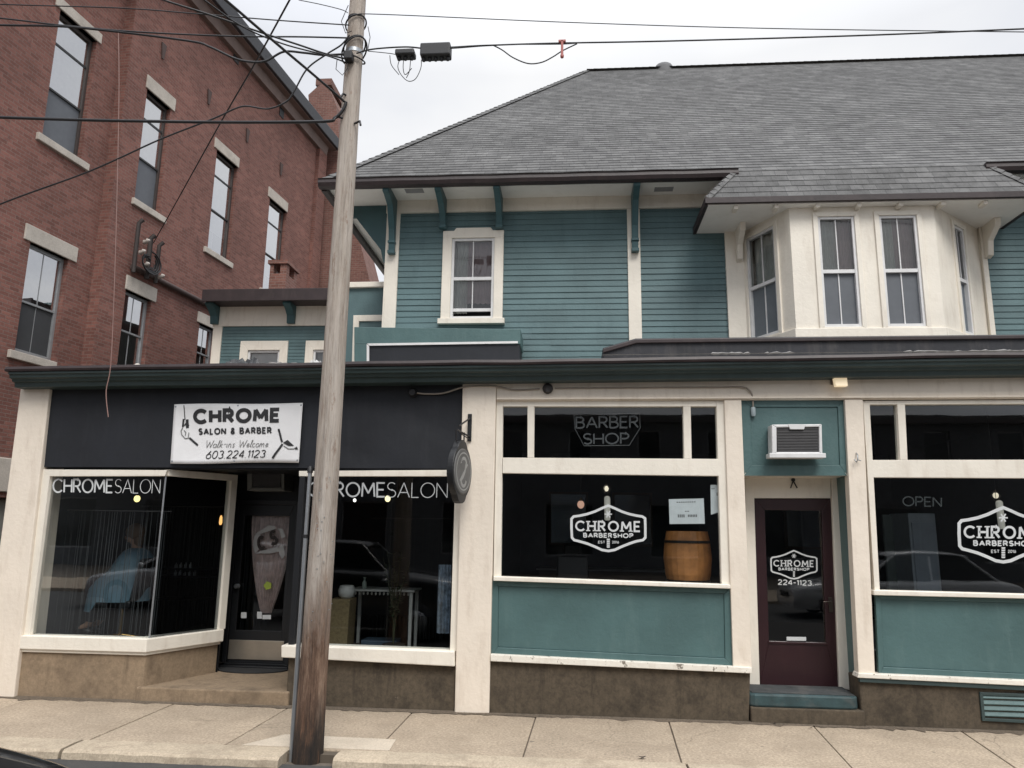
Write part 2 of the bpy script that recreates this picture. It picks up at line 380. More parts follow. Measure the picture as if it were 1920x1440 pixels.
def ribbon(pts, w):
    pts = [V((p[0], p[1])) for p in pts]
    closed = (pts[0]-pts[-1]).length < 1e-4 and len(pts) > 3
    if closed: pts = pts[:-1]
    n = len(pts); L, Rr = [], []
    for i in range(n):
        a = pts[i-1] if (i > 0 or closed) else None; b = pts[(i+1) % n] if (i < n-1 or closed) else None
        d1 = (pts[i]-a).normalized() if a is not None else (b-pts[i]).normalized()
        d2 = (b-pts[i]).normalized() if b is not None else d1
        m = (d1+d2)
        m = m.normalized() if m.length > 1e-3 else d1
        nrm = V((-m.y, m.x)); k = 1/max(.45, nrm.dot(V((-d1.y, d1.x))))
        L.append(pts[i]+nrm*w*.5*k); Rr.append(pts[i]-nrm*w*.5*k)
    q = []
    for i in range(n if closed else n-1):
        j = (i+1) % n; q.append([L[i], L[j], Rr[j], Rr[i]])
    return q
def lettering(mb, quad, txt, weight, track=.16, slant=0, serif=False, out=V((0, -1, 0)), mi=0, step=.0004, lift=.001):
    TL, TR, BR, BL = [V(p) for p in quad]
    W = ((TR-TL).length+(BR-BL).length)/2; H = ((TL-BL).length+(TR-BR).length)/2; asp = W/H
    tot = sum(GL[c][0] for c in txt)+track*(len(txt)-1)+abs(slant)
    sx = (asp-weight)/tot; x = 0; hw = weight/2; si = 0
    for c in txt:
        w, st = GL[c]
        for s_ in st:
            pl = [(hw+(x+p[0]+slant*p[1])*sx, hw+p[1]*(1-weight)) for p in s_]
            strips = []; cur = [pl[0]]
            for a_ in range(1, len(pl)):
                cur.append(pl[a_])
                if a_ < len(pl)-1:
                    d1 = (V(pl[a_])-V(pl[a_-1])).normalized(); d2 = (V(pl[a_+1])-V(pl[a_])).normalized()
                    if d1.dot(d2) < -.25: strips.append((cur, weight)); cur = [pl[a_]]
            strips.append((cur, weight))
            if serif:
                for e in (0, -1):
                    a, b = V(pl[e]), V(pl[1 if e == 0 else -2]); d = (a-b).normalized()
                    if abs(d.y) > .85:
                        y = a.y+(hw*.5 if d.y < 0 else -hw*.5)
                        strips.append(([(a.x-weight*1.15, a.y), (a.x+weight*1.15, a.y)], weight*.62))
            for pp, ww in strips:
                si += 1; off = out*(lift+step*(si % 6))
                for q in ribbon(pp, ww):
                    fp = []
                    for p in q:
                        u, v = p.x/asp, p.y
                        fp.append((BL*(1-u)+BR*u)*(1-v)+(TL*(1-u)+TR*u)*v+off)
                    mb.face(fp, mi)
        x += w+track
def stroke(mb, pts, w, out=V((0, -1, 0)), off=.001, mi=0, up=V((0, 0, 1)), right=V((1, 0, 0))):
    o = V(pts[0]); uv = [((V(p)-o).dot(right), (V(p)-o).dot(up)) for p in pts]
    base = o
    for q in ribbon(uv, w): mb.face([base+right*a.x+up*a.y+out*off for a in q], mi)

# ------------------------------------------------------------------ window unit
UP = V((0, 0, 1))
def window_unit(parent, O, S, w, h, Nn, fmat=ALU, gmat=GLASSU, fw=.045, rail=.5, mv=(0, 0), transom=None, blind=None, bmat=BLIND,
                curt=None, inner=.28, sash2=None, open_gap=0, depth=.07, name='window', label=None, lower=None):
    """O = lower-left corner of the opening on the frame's front plane; S along, Nn outward."""
    O, S, Nn = V(O), V(S).normalized(), V(Nn).normalized()
    def pt(a, b, d): return O+S*a+UP*b-Nn*d
    f = MB(); D = -Nn*depth
    def bar(a0, a1, b0, b1, d=0, dep=depth, m=f, mi=0): m.prism([pt(a0, b0, d), pt(a1, b0, d), pt(a1, b1, d), pt(a0, b1, d)], -Nn*dep, mi)
    bar(0, fw, 0, h); bar(w-fw, w, 0, h); bar(fw, w-fw, 0, fw*1.2); bar(fw, w-fw, h-fw, h)
    fr = f.build(name, fmat, parent, .003)
    if label: fr['label'] = label
    hr = h*rail; sm = sash2 or fmat; s = MB()
    top = h-fw
    if transom: bar(fw, w-fw, h*transom-.025, h*transom+.025, .012, .04, s)
    bar(fw, w-fw, hr-.02, hr+.022, .008, .035, s)
    b0 = fw*1.2+open_gap
    if open_gap: bar(fw, w-fw, b0, b0+.04, .03, .03, s)
    for k in range(mv[0]):
        a = fw+(w-2*fw)*(k+1)/(mv[0]+1); bar(a-.006, a+.006, hr+.022, top, .018, .02, s)
    for k in range(mv[1]):
        a = fw+(w-2*fw)*(k+1)/(mv[1]+1); bar(a-.006, a+.006, b0, hr-.02, .034, .02, s)
    s.build('sash', sm, fr)
    g = MB()
    g.face([pt(fw, hr, .028), pt(w-fw, hr, .028), pt(w-fw, top, .028), pt(fw, top, .028)])
    if lower: g.build('pane', gmat, fr, recalc=False); g = MB()
    g.face([pt(fw, b0, .045), pt(w-fw, b0, .045), pt(w-fw, hr, .045), pt(fw, hr, .045)])
    g.build('screen' if lower else 'pane', lower or gmat, fr, recalc=False)
    if blind:
        b = MB(); z0 = h-blind*h
        b.prism([pt(fw*.6, z0, .085), pt(w-fw*.6, z0, .085), pt(w-fw*.6, top, .085), pt(fw*.6, top, .085)], -Nn*.006)
        b.build('blind', bmat, fr)
    if curt:
        for (a0, a1, z0, z1, cm) in curt:
            c = MB(); rows = []; n = 22
            for zz in (z0, z1):
                rows.append([pt(w*(a0+(a1-a0)*i/n), h*zz, .12+.018*math.sin(i*1.55+zz)) for i in range(n+1)])
            c.grid(rows); c.build('curtain', cm, fr, recalc=False)
    l = MB(); d0, d1 = .07, inner
    l.face([pt(0, 0, d1), pt(w, 0, d1), pt(w, h, d1), pt(0, h, d1)])
    for a, b in (((0, 0), (w, 0)), ((w, 0), (w, h)), ((w, h), (0, h)), ((0, h), (0, 0))):
        l.face([pt(a[0], a[1], d0), pt(b[0], b[1], d0), pt(b[0], b[1], d1), pt(a[0], a[1], d1)])
    l.build('interior_lining', LINING, fr, recalc=False)
    return fr

def wall_holes(mb, O, S, Nn, s0, s1, z0, z1, holes, reveal=.15, mi=0, rmi=0):
    """rectangular openings cut in a wall standing on O + S*s, z absolute"""
    O, S, Nn = V(O), V(S), V(Nn)
    def pt(s, z, d=0): return V((O.x+S.x*s-Nn.x*d, O.y+S.y*s-Nn.y*d, z))
    ss = sorted(set([s0, s1]+[min(max(a, s0), s1) for h in holes for a in h[:2]])); zs = sorted(set([z0, z1]+[min(max(a, z0), z1) for h in holes for a in h[2:]]))
    for i in range(len(ss)-1):
        for j in range(len(zs)-1):
            cs, cz = (ss[i]+ss[i+1])/2, (zs[j]+zs[j+1])/2
            if any(h[0] < cs < h[1] and h[2] < cz < h[3] for h in holes): continue
            mb.face([pt(ss[i], zs[j]), pt(ss[i+1], zs[j]), pt(ss[i+1], zs[j+1]), pt(ss[i], zs[j+1])], mi)
    for a, b, c, d in holes:
        for (p, q) in (((a, c), (b, c)), ((b, c), (b, d)), ((b, d), (a, d)), ((a, d), (a, c))):
            mb.face([pt(*p), pt(*q), pt(*q, reveal), pt(*p, reveal)], rmi)

def siding(mb, x0, x1, z0, z1, Y, exp=.078, holes=(), lap=.0105):
    k = 0; z = z0; rnd = random.Random(int(abs(x0*100))+3)
    while z < z1-1e-4:
        zt = min(z+exp, z1); segs = [(x0, x1)]
        for h in holes:
            if zt > h[2]+.001 and z < h[3]-.001:
                ns = []
                for a, b in segs:
                    if h[1] <= a or h[0] >= b: ns.append((a, b)); continue
                    if a < h[0]: ns.append((a, h[0]))
                    if b > h[1]: ns.append((h[1], b))
                segs = ns
        for a, b in segs:
            cut = [a]; x = a+rnd.uniform(1, 3.5)
            while x < b-.5: cut.append(x); x += rnd.uniform(1.6, 3.6)
            cut.append(b)
            for u, v in zip(cut[:-1], cut[1:]):
                dz1, dz2 = rnd.uniform(-.0045, .0045), rnd.uniform(-.0045, .0045); l = lap+rnd.uniform(-.002, .003)
                mb.face([(u, Y-l, z+dz1), (v, Y-l, z+dz2), (v, Y-.001, zt+.004), (u, Y-.001, zt+.004)])
                mb.face([(u, Y-l, z+dz1), (u, Y+.004, z+dz1), (v, Y+.004, z+dz2), (v, Y-l, z+dz2)])
        z = zt

def clip(poly, f):
    out = []
    for i in range(len(poly)):
        a, b = poly[i], poly[(i+1) % len(poly)]; fa, fb = f(a), f(b)
        if fa >= 0: out.append(a)
        if (fa >= 0) != (fb >= 0):
            t = fa/(fa-fb); out.append((a[0]+(b[0]-a[0])*t, a[1]+(b[1]-a[1])*t))
    return out
def shingles(mb, poly, exp=.115, lift=.0055, v_off=0.0, uoff=0):
    poly = [V(p) for p in poly]; n = (poly[1]-poly[0]).cross(poly[2]-poly[0]).normalized()
    if n.z < 0: n = -n
    t = UP.cross(n).normalized(); w = n.cross(t)          # t horizontal, w up the slope
    o = poly[0]; uv = [((p-o).dot(t), (p-o).dot(w)) for p in poly]
    v0, v1 = min(p[1] for p in uv), max(p[1] for p in uv); k = math.floor(v0/exp)
    while k*exp < v1:
        a, b = max(k*exp, v0), min((k+1)*exp, v1)
        c = clip(clip(uv, lambda p: p[1]-a), lambda p: b-p[1])
        if len(c) >= 3:
            f = [o+t*p[0]+w*p[1]+n*(lift*(1-(p[1]-k*exp)/exp)+.002) for p in c]
            mb.face(f, 0, False, [(p[0]+uoff, p[1]) for p in c])
            low = [p for p in c if abs(p[1]-a) < 1e-5]
            if len(low) >= 2:
                l, r = min(low), max(low)
                mb.face([o+t*l[0]+w*a+n*(lift+.002), o+t*r[0]+w*a+n*(lift+.002), o+t*r[0]+w*a, o+t*l[0]+w*a], 0, False, [(l[0], a+.01), (r[0], a+.01), (r[0], a), (l[0], a)])
        k += 1
exec_parts = []

# ------------------------------------------------------------------ world and sun
SUN_EL, SUN_AZ = math.radians(52), math.radians(160)      # azimuth clockwise from +Y
w = bpy.data.worlds.new('World'); SC.world = w; w.use_nodes = True
nt = w.node_tree; L = nt.links; bg = nt.nodes['Background']
sky = N(nt, 'ShaderNodeTexSky'); sky.sky_type = 'NISHITA'; sky.sun_disc = False; sky.sun_elevation = SUN_EL; sky.sun_rotation = SUN_AZ
tc = N(nt, 'ShaderNodeTexCoord'); sx = N(nt, 'ShaderNodeSeparateXYZ'); L.new(tc.outputs['Generated'], sx.inputs[0])
mx = N(nt, 'ShaderNodeMath', operation='MAXIMUM'); L.new(sx.outputs[2], mx.inputs[0]); mx.inputs[1].default_value = .12
dv = N(nt, 'ShaderNodeVectorMath', operation='DIVIDE'); L.new(tc.outputs['Generated'], dv.inputs[0])
cb = N(nt, 'ShaderNodeCombineXYZ')
for i in range(3): L.new(mx.outputs[0], cb.inputs[i])
L.new(cb.outputs[0], dv.inputs[1])
cl = ramp(nt, noise(nt, dv.outputs[0], .75, 5, .52), [(.30, (3.75, 3.9, 4.3)), (.50, (4.85, 4.95, 5.2)), (.70, (5.8, 5.8, 5.8))])
zen = N(nt, 'ShaderNodeMapRange'); L.new(sx.outputs[2], zen.inputs[0]); zen.inputs[1].default_value = .55; zen.inputs[2].default_value = 1; zen.inputs[3].default_value = 1; zen.inputs[4].default_value = 2.9
zc = N(nt, 'ShaderNodeVectorMath', operation='SCALE'); L.new(cl, zc.inputs[0]); L.new(zen.outputs[0], zc.inputs['Scale'])
L.new(mixc(nt, .95, sky.outputs[0], zc.outputs[0]), bg.inputs[0]); bg.inputs[1].default_value = .1
sd = bpy.data.lights.new('sun', 'SUN'); sd.energy = 1.5; sd.angle = math.radians(28); sd.color = (1, .965, .91)
so = bpy.data.objects.new('sun', sd); COL.objects.link(so)
dirv = V((math.sin(SUN_AZ)*math.cos(SUN_EL), math.cos(SUN_AZ)*math.cos(SUN_EL), math.sin(SUN_EL)))
so.rotation_euler = dirv.to_track_quat('Z', 'Y').to_euler(); so.location = (0, 0, 30)
SC.view_settings.view_transform = 'Standard'; SC.view_settings.look = 'None'; SC.view_settings.exposure = EXPO = 0.80; SC.view_settings.gamma = 1

# ------------------------------------------------------------------ ground
m = MB(); m.box(-400, 400, -400, 600, -.9, -.075); structure(m.build('ground', GRND))
m = MB(); m.box(-60, 60, -12.5, -1.60, -.2, -.066); structure(m.build('road', ROAD))
# near pavement behind the camera
m = MB(); m.box(-60, 60, -16.5, -12.5, -.2, .02); structure(m.build('near_sidewalk', WALK, bevel=.01))
m = MB()
xs = [-9.9, -8.4, -7.05, -5.7, -4.15, -2.92, -1.62, -.36, .96, 2.36, 3.75, 5.1, 6.5, 7.9, 9.3, 10.7]
rnd = random.Random(4)
sl = [-.05, -.05, -.06, -.02, -.04, -.03, -.05, -.08, -.13, -.2, -.16, -.1, -.1, -.1, -.1]
for i in range(len(xs)-1):
    a, b = xs[i]+.006, xs[i+1]-.006
    k0, k1 = (sl[i-1] if i else -.05), sl[i]
    yb, yf = .25, -1.40+rnd.uniform(-.01, .01); dz = rnd.uniform(-.002, .002)
    nseg = 8
    for q in range(nseg):     # slightly uneven slabs
        u0, u1 = q/nseg, (q+1)/nseg
    m.prism([(a, yb, dz), (b, yb, dz), (b+k1, yf, dz), (a+k0, yf, dz)], (0, 0, -.08))
# patched lighter slab at the pole is left open; under-layer shows in the joints
structure(m.build('sidewalk', WALK, bevel=.006))
m = MB(); m.box(-60, 60, -1.5, .4, -.25, -.012); structure(m.build('sidewalk_bed', flat('joint_dirt', (.10, .08, .06), .95)))
m = MB()
pc = PZ(577, 1432, -.06)
pts = [(pc.x-.66, -1.37), (pc.x+.62, -1.36), (pc.x+.60, -1.03), (pc.x-.42, -1.0)]
m.prism([(x, y, .004) for x, y in pts], (0, 0, -.02))
structure(m.build('sidewalk_patch', concrete('pale_concrete_patch', (.52, .45, .36), .25, 70, (.3, .24, .18), .3)))
# curb: worn blocks with a chipped gap at the pole
m = MB(); rnd = random.Random(11); x = -40
blocks = [(-40, -7.2), (-7.18, -4.22), (-4.19, -2.36), (-1.93, .9), (.92, 3.6), (3.62, 6.3), (6.32, 40)]
for a, b in blocks:
    n = max(2, int(min(b-a, 6)/.09)); rows = []
    for i in range(n+1):
        xx = a+(b-a)*i/n; j = rnd.uniform(-.008, .008); e = 1
        if a == -4.19 and i > n-4: e = .8+.2*rnd.random()
        yf = -1.70+(.06 if a > -2 else 0)+j*.5
        zt = .006+j*.4
        rows.append([(xx, -1.39, zt-.05), (xx, -1.40, zt), (xx, -1.52, zt+.002), (xx, yf+.025, zt*e-.002), (xx, yf, (zt-.022)*e), (xx, yf-.008, -.07+j), (xx, yf+.01, -.12)])
    m.grid(rows, 0, False); m.face(rows[0]); m.face(rows[-1][::-1])
structure(m.build('curb', CURB))
m = MB(); rr = random.Random(31); rows = []; x = -6.4
while x < 9.2:
    w_ = .02+.05*rr.random()**2+(.05 if rr.random() < .08 else 0); rows.append([(x, -.005-w_*1.0, .0045), (x, -.004, .012), (x, .06, .012)]); x += rr.uniform(.03, .09)
m.grid(rows, 0, False); o = m.build('gutter_dirt', concrete('dark_grit', (.12, .095, .07), .6, 50)); o['kind'] = 'stuff'; o['label'] = 'dark grit gathered along the foot of the shop wall'; o['category'] = 'grit'
# ------------------------------------------------------------------ storefront
SHOP = thing('storefront_building', (-.5, 0, 0), 'long one-storey corner storefront with cream pilasters, teal panels and a black signboard', 'storefront')
def part(name, mats, pts, vec, bevel=.004, parent=None, label=None):
    q = MB(); q.prism(pts, vec); o = q.build(name, mats, parent or SHOP, bevel)
    if label: o['label'] = label
    return o
part('pilaster', CREAM, Q(0, (42, 700), (96.5, 700), (25, 1312), (-39, 1312)), (0, .4, 0), .012)
part('pilaster', CREAM, Q(0, (868, 697), (931, 697), (917, 1338.5), (852, 1338.5)), (0, .4, 0), .012)
# cornice and roof edge, slightly out of level like the photo
X0, X1 = -6.345, 9.3
def ctop(x): return 3.549+(x+6.25)*.0112
def profile(mb, pr, x0, x1, nseg=14, wob=0):
    rows = []; rr = random.Random(5)
    for i in range(nseg+1):
        x = x0+(x1-x0)*i/nseg; z = ctop(x)+(rr.uniform(-wob, wob) if wob else 0); rows.append([(x, y, z+d) for y, d in pr])
    mb.grid(rows, 0, False, True); mb.face(rows[0]); mb.face(rows[-1][::-1])
m = MB(); profile(m, [(-.285, .0), (-.295, -.03), (-.285, -.052), (-.05, -.05), (-.05, .012)], X0, X1, 30, .006); m.build('roof_edge', BROWN, SHOP)
m = MB(); profile(m, [(-.265, -.052), (-.265, -.078), (-.245, -.084), (-.238, -.115), (-.20, -.128), (-.19, -.15), (-.15, -.158), (-.14, -.205), (.05, -.205), (.05, -.052)], X0+.03, X1-.03); m.build('cornice', TEALD, SHOP, .003)
m = MB(); profile(m, [(-.06, .004), (-.06, -.15), (8, -.15), (8, .0)], X0+.05, X1-.05, 3); m.build('roof', concrete('pale_bounce_roof', (.48, .46, .43), .3, 40), SHOP)  # unseen roof top coloured pale to bounce light up to the soffit
# side, back and end walls of the block
m = MB(); m.box(-6.36, -6.2, .4, 8, 0, 3.38); m.box(9.1, 9.25, .3, 8, 0, 3.4); m.box(-6.2, 9.1, 7.85, 8, 0, 3.4); m.build('wall', CREAM, SHOP)
# black signboard
zb = 2.458; xa, xb = -6.05, -1.10
m = MB(); rows = []
nx, nz = 60, 10; rr = random.Random(9)
for j in range(nz+1):
    r = []
    for i in range(nx+1):
        x = xa+(xb-xa)*i/nx; z = zb+(3.40-zb)*j/nz
        r.append((x, .055+.006*math.sin(x*2.3+z*1.7)+.004*math.sin(x*7.1-z*3)+(.010*max(0, math.sin(x*4+z*9)) if x > -2.6 else 0), z+(x+6)*.004))
    rows.append(r)
m.grid(rows); m.box(xa, xb, .085, .22, zb-.004, 3.38)
m.build('signboard', NAVY, SHOP)
SIGNY = .05
# ---------------- salon left display window
A = P(309, 893, .1); ax = -4.55; zt, zs = 2.372, .633
B2 = V((-4.17, .87, 0)); A2 = V((ax, .1, 0))
gl_l = Q(.1, (93, 893), (309, 893), (283, 1196), (55, 1191))
gl_l[1].x = gl_l[2].x = ax; gl_l[1].z = zt
fr = MB()
fr.prism(Q(.05, (74, 880), (313, 881.5), (309, 892.5), (93, 893)), (0, .07, 0))
fr.prism(Q(.05, (75, 880), (93, 893), (55, 1193), (36, 1193)), (0, .07, 0))
ob = (B2-A2).normalized(); on = V((ob.y, -ob.x, 0))                  # outward normal of the angled pane (towards the street/door)
Lb = (B2-A2).length
def opt(a, z, d=0): return A2+ob*a+on*d+UP*z
fr.prism([opt(.0, zt, .035), opt(Lb+.09, zt, .035), opt(Lb+.09, zt+.075, .035), opt(0, zt+.075, .035)], -on*.09)
fr.prism([opt(Lb, zs, .036), opt(Lb+.09, zs, .036), opt(Lb+.09, zt, .036), opt(Lb, zt, .036)], -on*.09)
WIN = fr.build('display_window', CREAM2, SHOP, .004); WIN['label'] = 'corner display window of the salon, left of the door'
g = MB(); g.face(gl_l); g.face([opt(0, zs), opt(Lb, zs), opt(Lb, zt), opt(0, zt)]); g.build('pane', GLASS, WIN, recalc=False)
c = MB(); c.tube([(ax, .095, zs), (ax, .095, zt)], .011, 8); c.build('corner_joint', STEEL, WIN)
def lpoly(yo, d): return [(-6.12, yo), (ax+d*.3, yo), (B2.x+d, B2.y+.05-d*.2), (B2.x-.12, B2.y+.10), (ax-.12, .2), (-6.12, .2)]
s = MB(); s.prism([(x, y, .495) for x, y in lpoly(.006, .075)], (0, 0, .138)); s.prism([(x, y, .462) for x, y in lpoly(.03, .04)], (0, 0, .033))
s.build('sill', CREAM2, WIN, .008)
s = MB(); s.prism([(x, y, -.05) for x, y in lpoly(.055, .01)], (0, 0, .512)); s.build('foundation', BASEL, SHOP, .012)
t = MB(); lettering(t, Q(.096, (99, 897), (213, 898), (212, 925), (98, 924.5)), 'CHROME', .115, .20)
lettering(t, Q(.096, (216, 898), (302, 898.5), (300, 925.5), (214.5, 925)), 'SALON', .05, .16)
t.build('window_lettering', VINYL, WIN, recalc=False)
# ---------------- salon door recess
YD = 1.27
zstep = .146
m = MB(); m.prism([(-4.60, .02, -.05), (-2.94, .02, -.05), (-2.94, 1.6, -.05), (-4.60, 1.6, -.05)], (0, 0, zstep+.05)); m.build('doorstep', BASEL, SHOP, .015)
m = MB()
m.prism([(B2.x+.02, B2.y+.06, zstep), (-4.29, YD, zstep), (-4.36, YD+.05, zstep), (B2.x-.06, B2.y+.08, zstep)], (0, 0, 2.5))
m.prism([(-2.96, .12, zstep), (-3.42, YD, zstep), (-3.36, YD+.05, zstep), (-2.9, .14, zstep)], (0, 0, 2.32))
m.box(-4.36, -3.30, YD+.045, YD+.1, 2.16, 2.6)
m.build('recess_wall', BLACK, SHOP)
m = MB(); m.prism([(-4.6, .2, 2.470), (-2.85, .2, 2.470), (-2.85, 1.4, 2.470), (-4.6, 1.4, 2.470)], (0, 0, .05)); m.build('recess_ceiling', BLACK, SHOP)
dz0, dz1 = zstep+.03, 2.16
dl, dr = -4.27, -3.43
d = MB()
d.ring([(dl, YD, dz0), (dr, YD, dz0), (dr, YD, dz1), (dl, YD, dz1)], [(dl+.06, YD, dz0+.02), (dr-.06, YD, dz0+.02), (dr-.06, YD, dz1-.06), (dl+.06, YD, dz1-.06)], (0, .09, 0))
DOOR = d.build('door', BLACK, SHOP, .004); DOOR['label'] = 'black salon door with a gathered pink curtain'
gx0, gx1, gz0, gz1 = dl+.14, dr-.12, dz0+.40, dz1-.20
d = MB(); d.ring([(dl+.062, YD+.02, dz0+.022), (dr-.062, YD+.02, dz0+.022), (dr-.062, YD+.02, dz1-.062), (dl+.062, YD+.02, dz1-.062)], [(gx0, YD+.02, gz0), (gx1, YD+.02, gz0), (gx1, YD+.02, gz1), (gx0, YD+.02, gz1)], (0, .045, 0))
d.build('door_leaf', BLACK, DOOR, .004)
d = MB(); d.box(dl+.075, dr-.075, YD+.008, YD+.02, dz0+.06, dz0+.285); d.build('kick_plate', STEEL2, DOOR, .003)
d = MB(); d.face([(gx0, YD+.045, gz0), (gx1, YD+.045, gz0), (gx1, YD+.045, gz1), (gx0, YD+.045, gz1)]); d.build('pane', GLASS, DOOR, recalc=False)
k = P(445, 1099, YD)
d = MB(); d.lathe([(.010, 0), (.010, .03), (.026, .035), (.030, .055), (.018, .07)], (k.x, YD+.02, k.z), 14, 0, V((0, -1, 0))); d.lathe([(.03, 0), (.03, .008)], (k.x, YD+.02, k.z), 14, 0, V((0, -1, 0))); d.build('door_knob', STEEL, DOOR)
d = MB(); d.box(dl-.02, dr+.02, YD-.08, YD+.1, zstep, zstep+.028); d.build('threshold', BLACK, DOOR, .006)
# gathered curtain behind the door glass
cz = lambda px, py: P(px, py, YD+.075)
tl, tr, bt = cz(473, 958), cz(553, 958), cz(499, 1150)
c = MB(); rows = []; nj = 16; ni = 40
for j in range(nj+1):
    v = j/nj; z = tl.z+(bt.z-tl.z)*v; e = (1-v)**.75 if v < 1 else 0
    hw0 = (bt.x-tl.x)*(.10+.90*math.cos(v*1.45)**.8); hw1 = (tr.x-bt.x)*(.08+.92*math.cos(v*1.45)**.9)
    rows.append([(bt.x-hw0+(hw0+hw1)*i/ni, YD+.085+.012*math.sin(i*1.3), z) for i in range(ni+1)])
c.grid(rows)
c = c.build('curtain', paint('sheer_pink_curtain', (.72, .57, .54), .9, .2, 14, None, 0, .3, 30), DOOR, recalc=False)
e = MB()
def ez(x, y): return P(420+x/3.51, 870+y/3.51, YD+.042)
for poly in ([(205, 460), (290, 405), (330, 405), (345, 425), (215, 470)], [(200, 470), (240, 455), (232, 560), (205, 590), (190, 540)], [(205, 590), (232, 575), (350, 545), (370, 575), (300, 590)],
             [(345, 425), (385, 425), (405, 480), (380, 490), (365, 440)], [(360, 550), (390, 530), (402, 600), (385, 625), (365, 600)]):
    q = [ez(*p) for p in poly]; n0 = len(e.v); e.face([p+V((0, -.0005*(n0 % 5), 0)) for p in q])
e.build('emblem', flat('pale_grey_decal', (.50, .51, .51), .7), DOOR, recalc=False); e = MB()
lettering(e, [ez(212, 482), ez(265, 462), ez(280, 560), ez(226, 578)], 'C', .22, 0, lift=.004)
lettering(e, [ez(295, 440), ez(345, 430), ez(362, 525), ez(305, 545)], 'S', .20, 0, lift=.004)
e.build('emblem_letters', flat('dark_brown_decal', (.045, .035, .033), .7), DOOR, recalc=False)
e = MB(); q = P(502, 1098, YD+.04); e.lathe([(.055, 0), (.055, .002)], (q.x, YD+.041, q.z), 5, 0, V((0, -1, 0)), False); e.build('green_sticker', flat('lime_sticker', (.33, .42, .06), .6), DOOR)
e = MB()
for (a, b, c0, d0) in ((452, 462, 1148, 1159), (482, 491, 1147, 1160), (492, 508, 1153, 1161)):
    q = Q(YD+.04, (a, c0), (b, c0), (b, d0), (a, d0)); e = MB(); e.prism(q, (0, .002, 0)); e.build('sticker', VINYL, DOOR)
# ---------------- salon right display window
xr0 = -2.93
gr = [V((xr0, .1, zt)), P(853.5, 893, .1), P(843.5, 1221, .1), V((xr0, .1, .605))]
fr = MB()
fr.prism(Q(.05, (560.5, 883), (864, 881), (864, 893), (560.5, 893)), (0, .07, 0))
fr.prism(Q(.052, (853.5, 893), (866, 893), (858, 1221), (843.5, 1221)), (0, .07, 0))
WINR = fr.build('display_window', CREAM2, SHOP, .004); WINR['label'] = 'salon display window between the pole and the middle pilaster'
fr = MB(); fr.box(-2.99, xr0, .04, .14, .60, zt); fr.build('dark_stile', BLACK, WINR, .004)
g = MB(); g.face(gr); g.build('pane', GLASS, WINR, recalc=False)
s = MB(); s.prism([P(527, 1210, -.02)+V((0, 0, .0)), P(852, 1221.8, -.02), P(852.5, 1250, -.02), P(527, 1233, -.02)], (0, .24, 0)); s.build('sill', CREAM2, WINR, .01)
s = MB(); s.prism(Q(.055, (541, 1232), (856, 1249), (853, 1340), (535, 1330)), (0, .3, 0)); s.build('foundation', BASE, SHOP, .012)
t = MB(); lettering(t, Q(.096, (578, 903), (723, 904), (723, 933), (577, 932)), 'CHROME', .11, .20)
lettering(t, Q(.096, (726, 904), (840, 905), (839, 934), (725, 933)), 'SALON', .055, .16)
t.build('window_lettering', VINYLT, WINR, recalc=False)
# ---------------- barber bay: beam, frames, panels
hb = [P(931, 700, .02), ext(P(931, 700, .02), P(1920, 690, .02), 6.1), ext(P(931, 752, .02), P(1620, 749, .02), 6.1), P(931, 752, .02)]
part('beam', CREAM, hb, (0, .25, 0), .006)
m = MB(); m.prism([V((hb[3].x, -.005, hb[3].z+.012)), V((6.1, -.005, hb[2].z+.012)), V((6.1, -.005, hb[2].z+.03)), V((hb[3].x, -.005, hb[3].z+.03))], (0, .025, 0)); m.build('moulding', CREAM, SHOP, .004)
def badge(parent, cx, cy, sc, Y, serifw=.17, small=True, mat=VINYL):
    """hexagonal shop badge; coordinates in photo pixels around its centre, scale sc"""
    def b(x, y): return P(cx+x*sc, cy+y*sc, Y)
    t = MB()
    out = [(0, -42), (12, -37), (25, -31), (40, -26), (54, -23), (64, -21.5), (69, -18), (69.5, 0), (69.5, 18), (65, 22.5), (52, 25), (40, 29), (25, 35), (12, 41), (0, 43), (-12, 41), (-25, 35), (-40, 29), (-54, 25), (-64, 22.5), (-68, 18), (-69, 0), (-69, -17), (-65, -21.5), (-54, -23), (-40, -26), (-25, -31), (-12, -37), (0, -42)]
    stroke(t, [b(*p) for p in out], .026*sc)
    lettering(t, [b(-62, -14), b(61, -13), b(61, 8), b(-62, 6)], 'CHROME', .17, .42, 0, True)
    lettering(t, [b(-47, 9), b(47, 10), b(47, 19), b(-47, 18)], 'BARBERSHOP', .22, .38)
    if small:
        lettering(t, [b(-19, 24), b(-6, 24), b(-6, 29), b(-19, 29)], 'EST', .16, .3)
        lettering(t, [b(7, 24), b(20, 24), b(20, 29), b(7, 29)], '2016', .16, .3)
    for k in range(5):                                               # small clipper pole and star marks
        t.face([b(-3, 20+k*3.6)+V((0, -.003, 0)), b(3, 20+k*3.6)+V((0, -.003, 0)), b(2.6, 22.6+k*3.6)+V((0, -.003, 0)), b(-2.6, 22.6+k*3.6)+V((0, -.003, 0))])
    for a in (0, 60, 120):
        c_, s_ = math.cos(math.radians(a)), math.sin(math.radians(a))
        stroke(t, [b(-7*c_, -26-7*s_), b(7*c_, -26+7*s_)], .012*sc, off=.0015+.0003*a/60)
    return t.build('window_lettering', mat, parent, recalc=False)

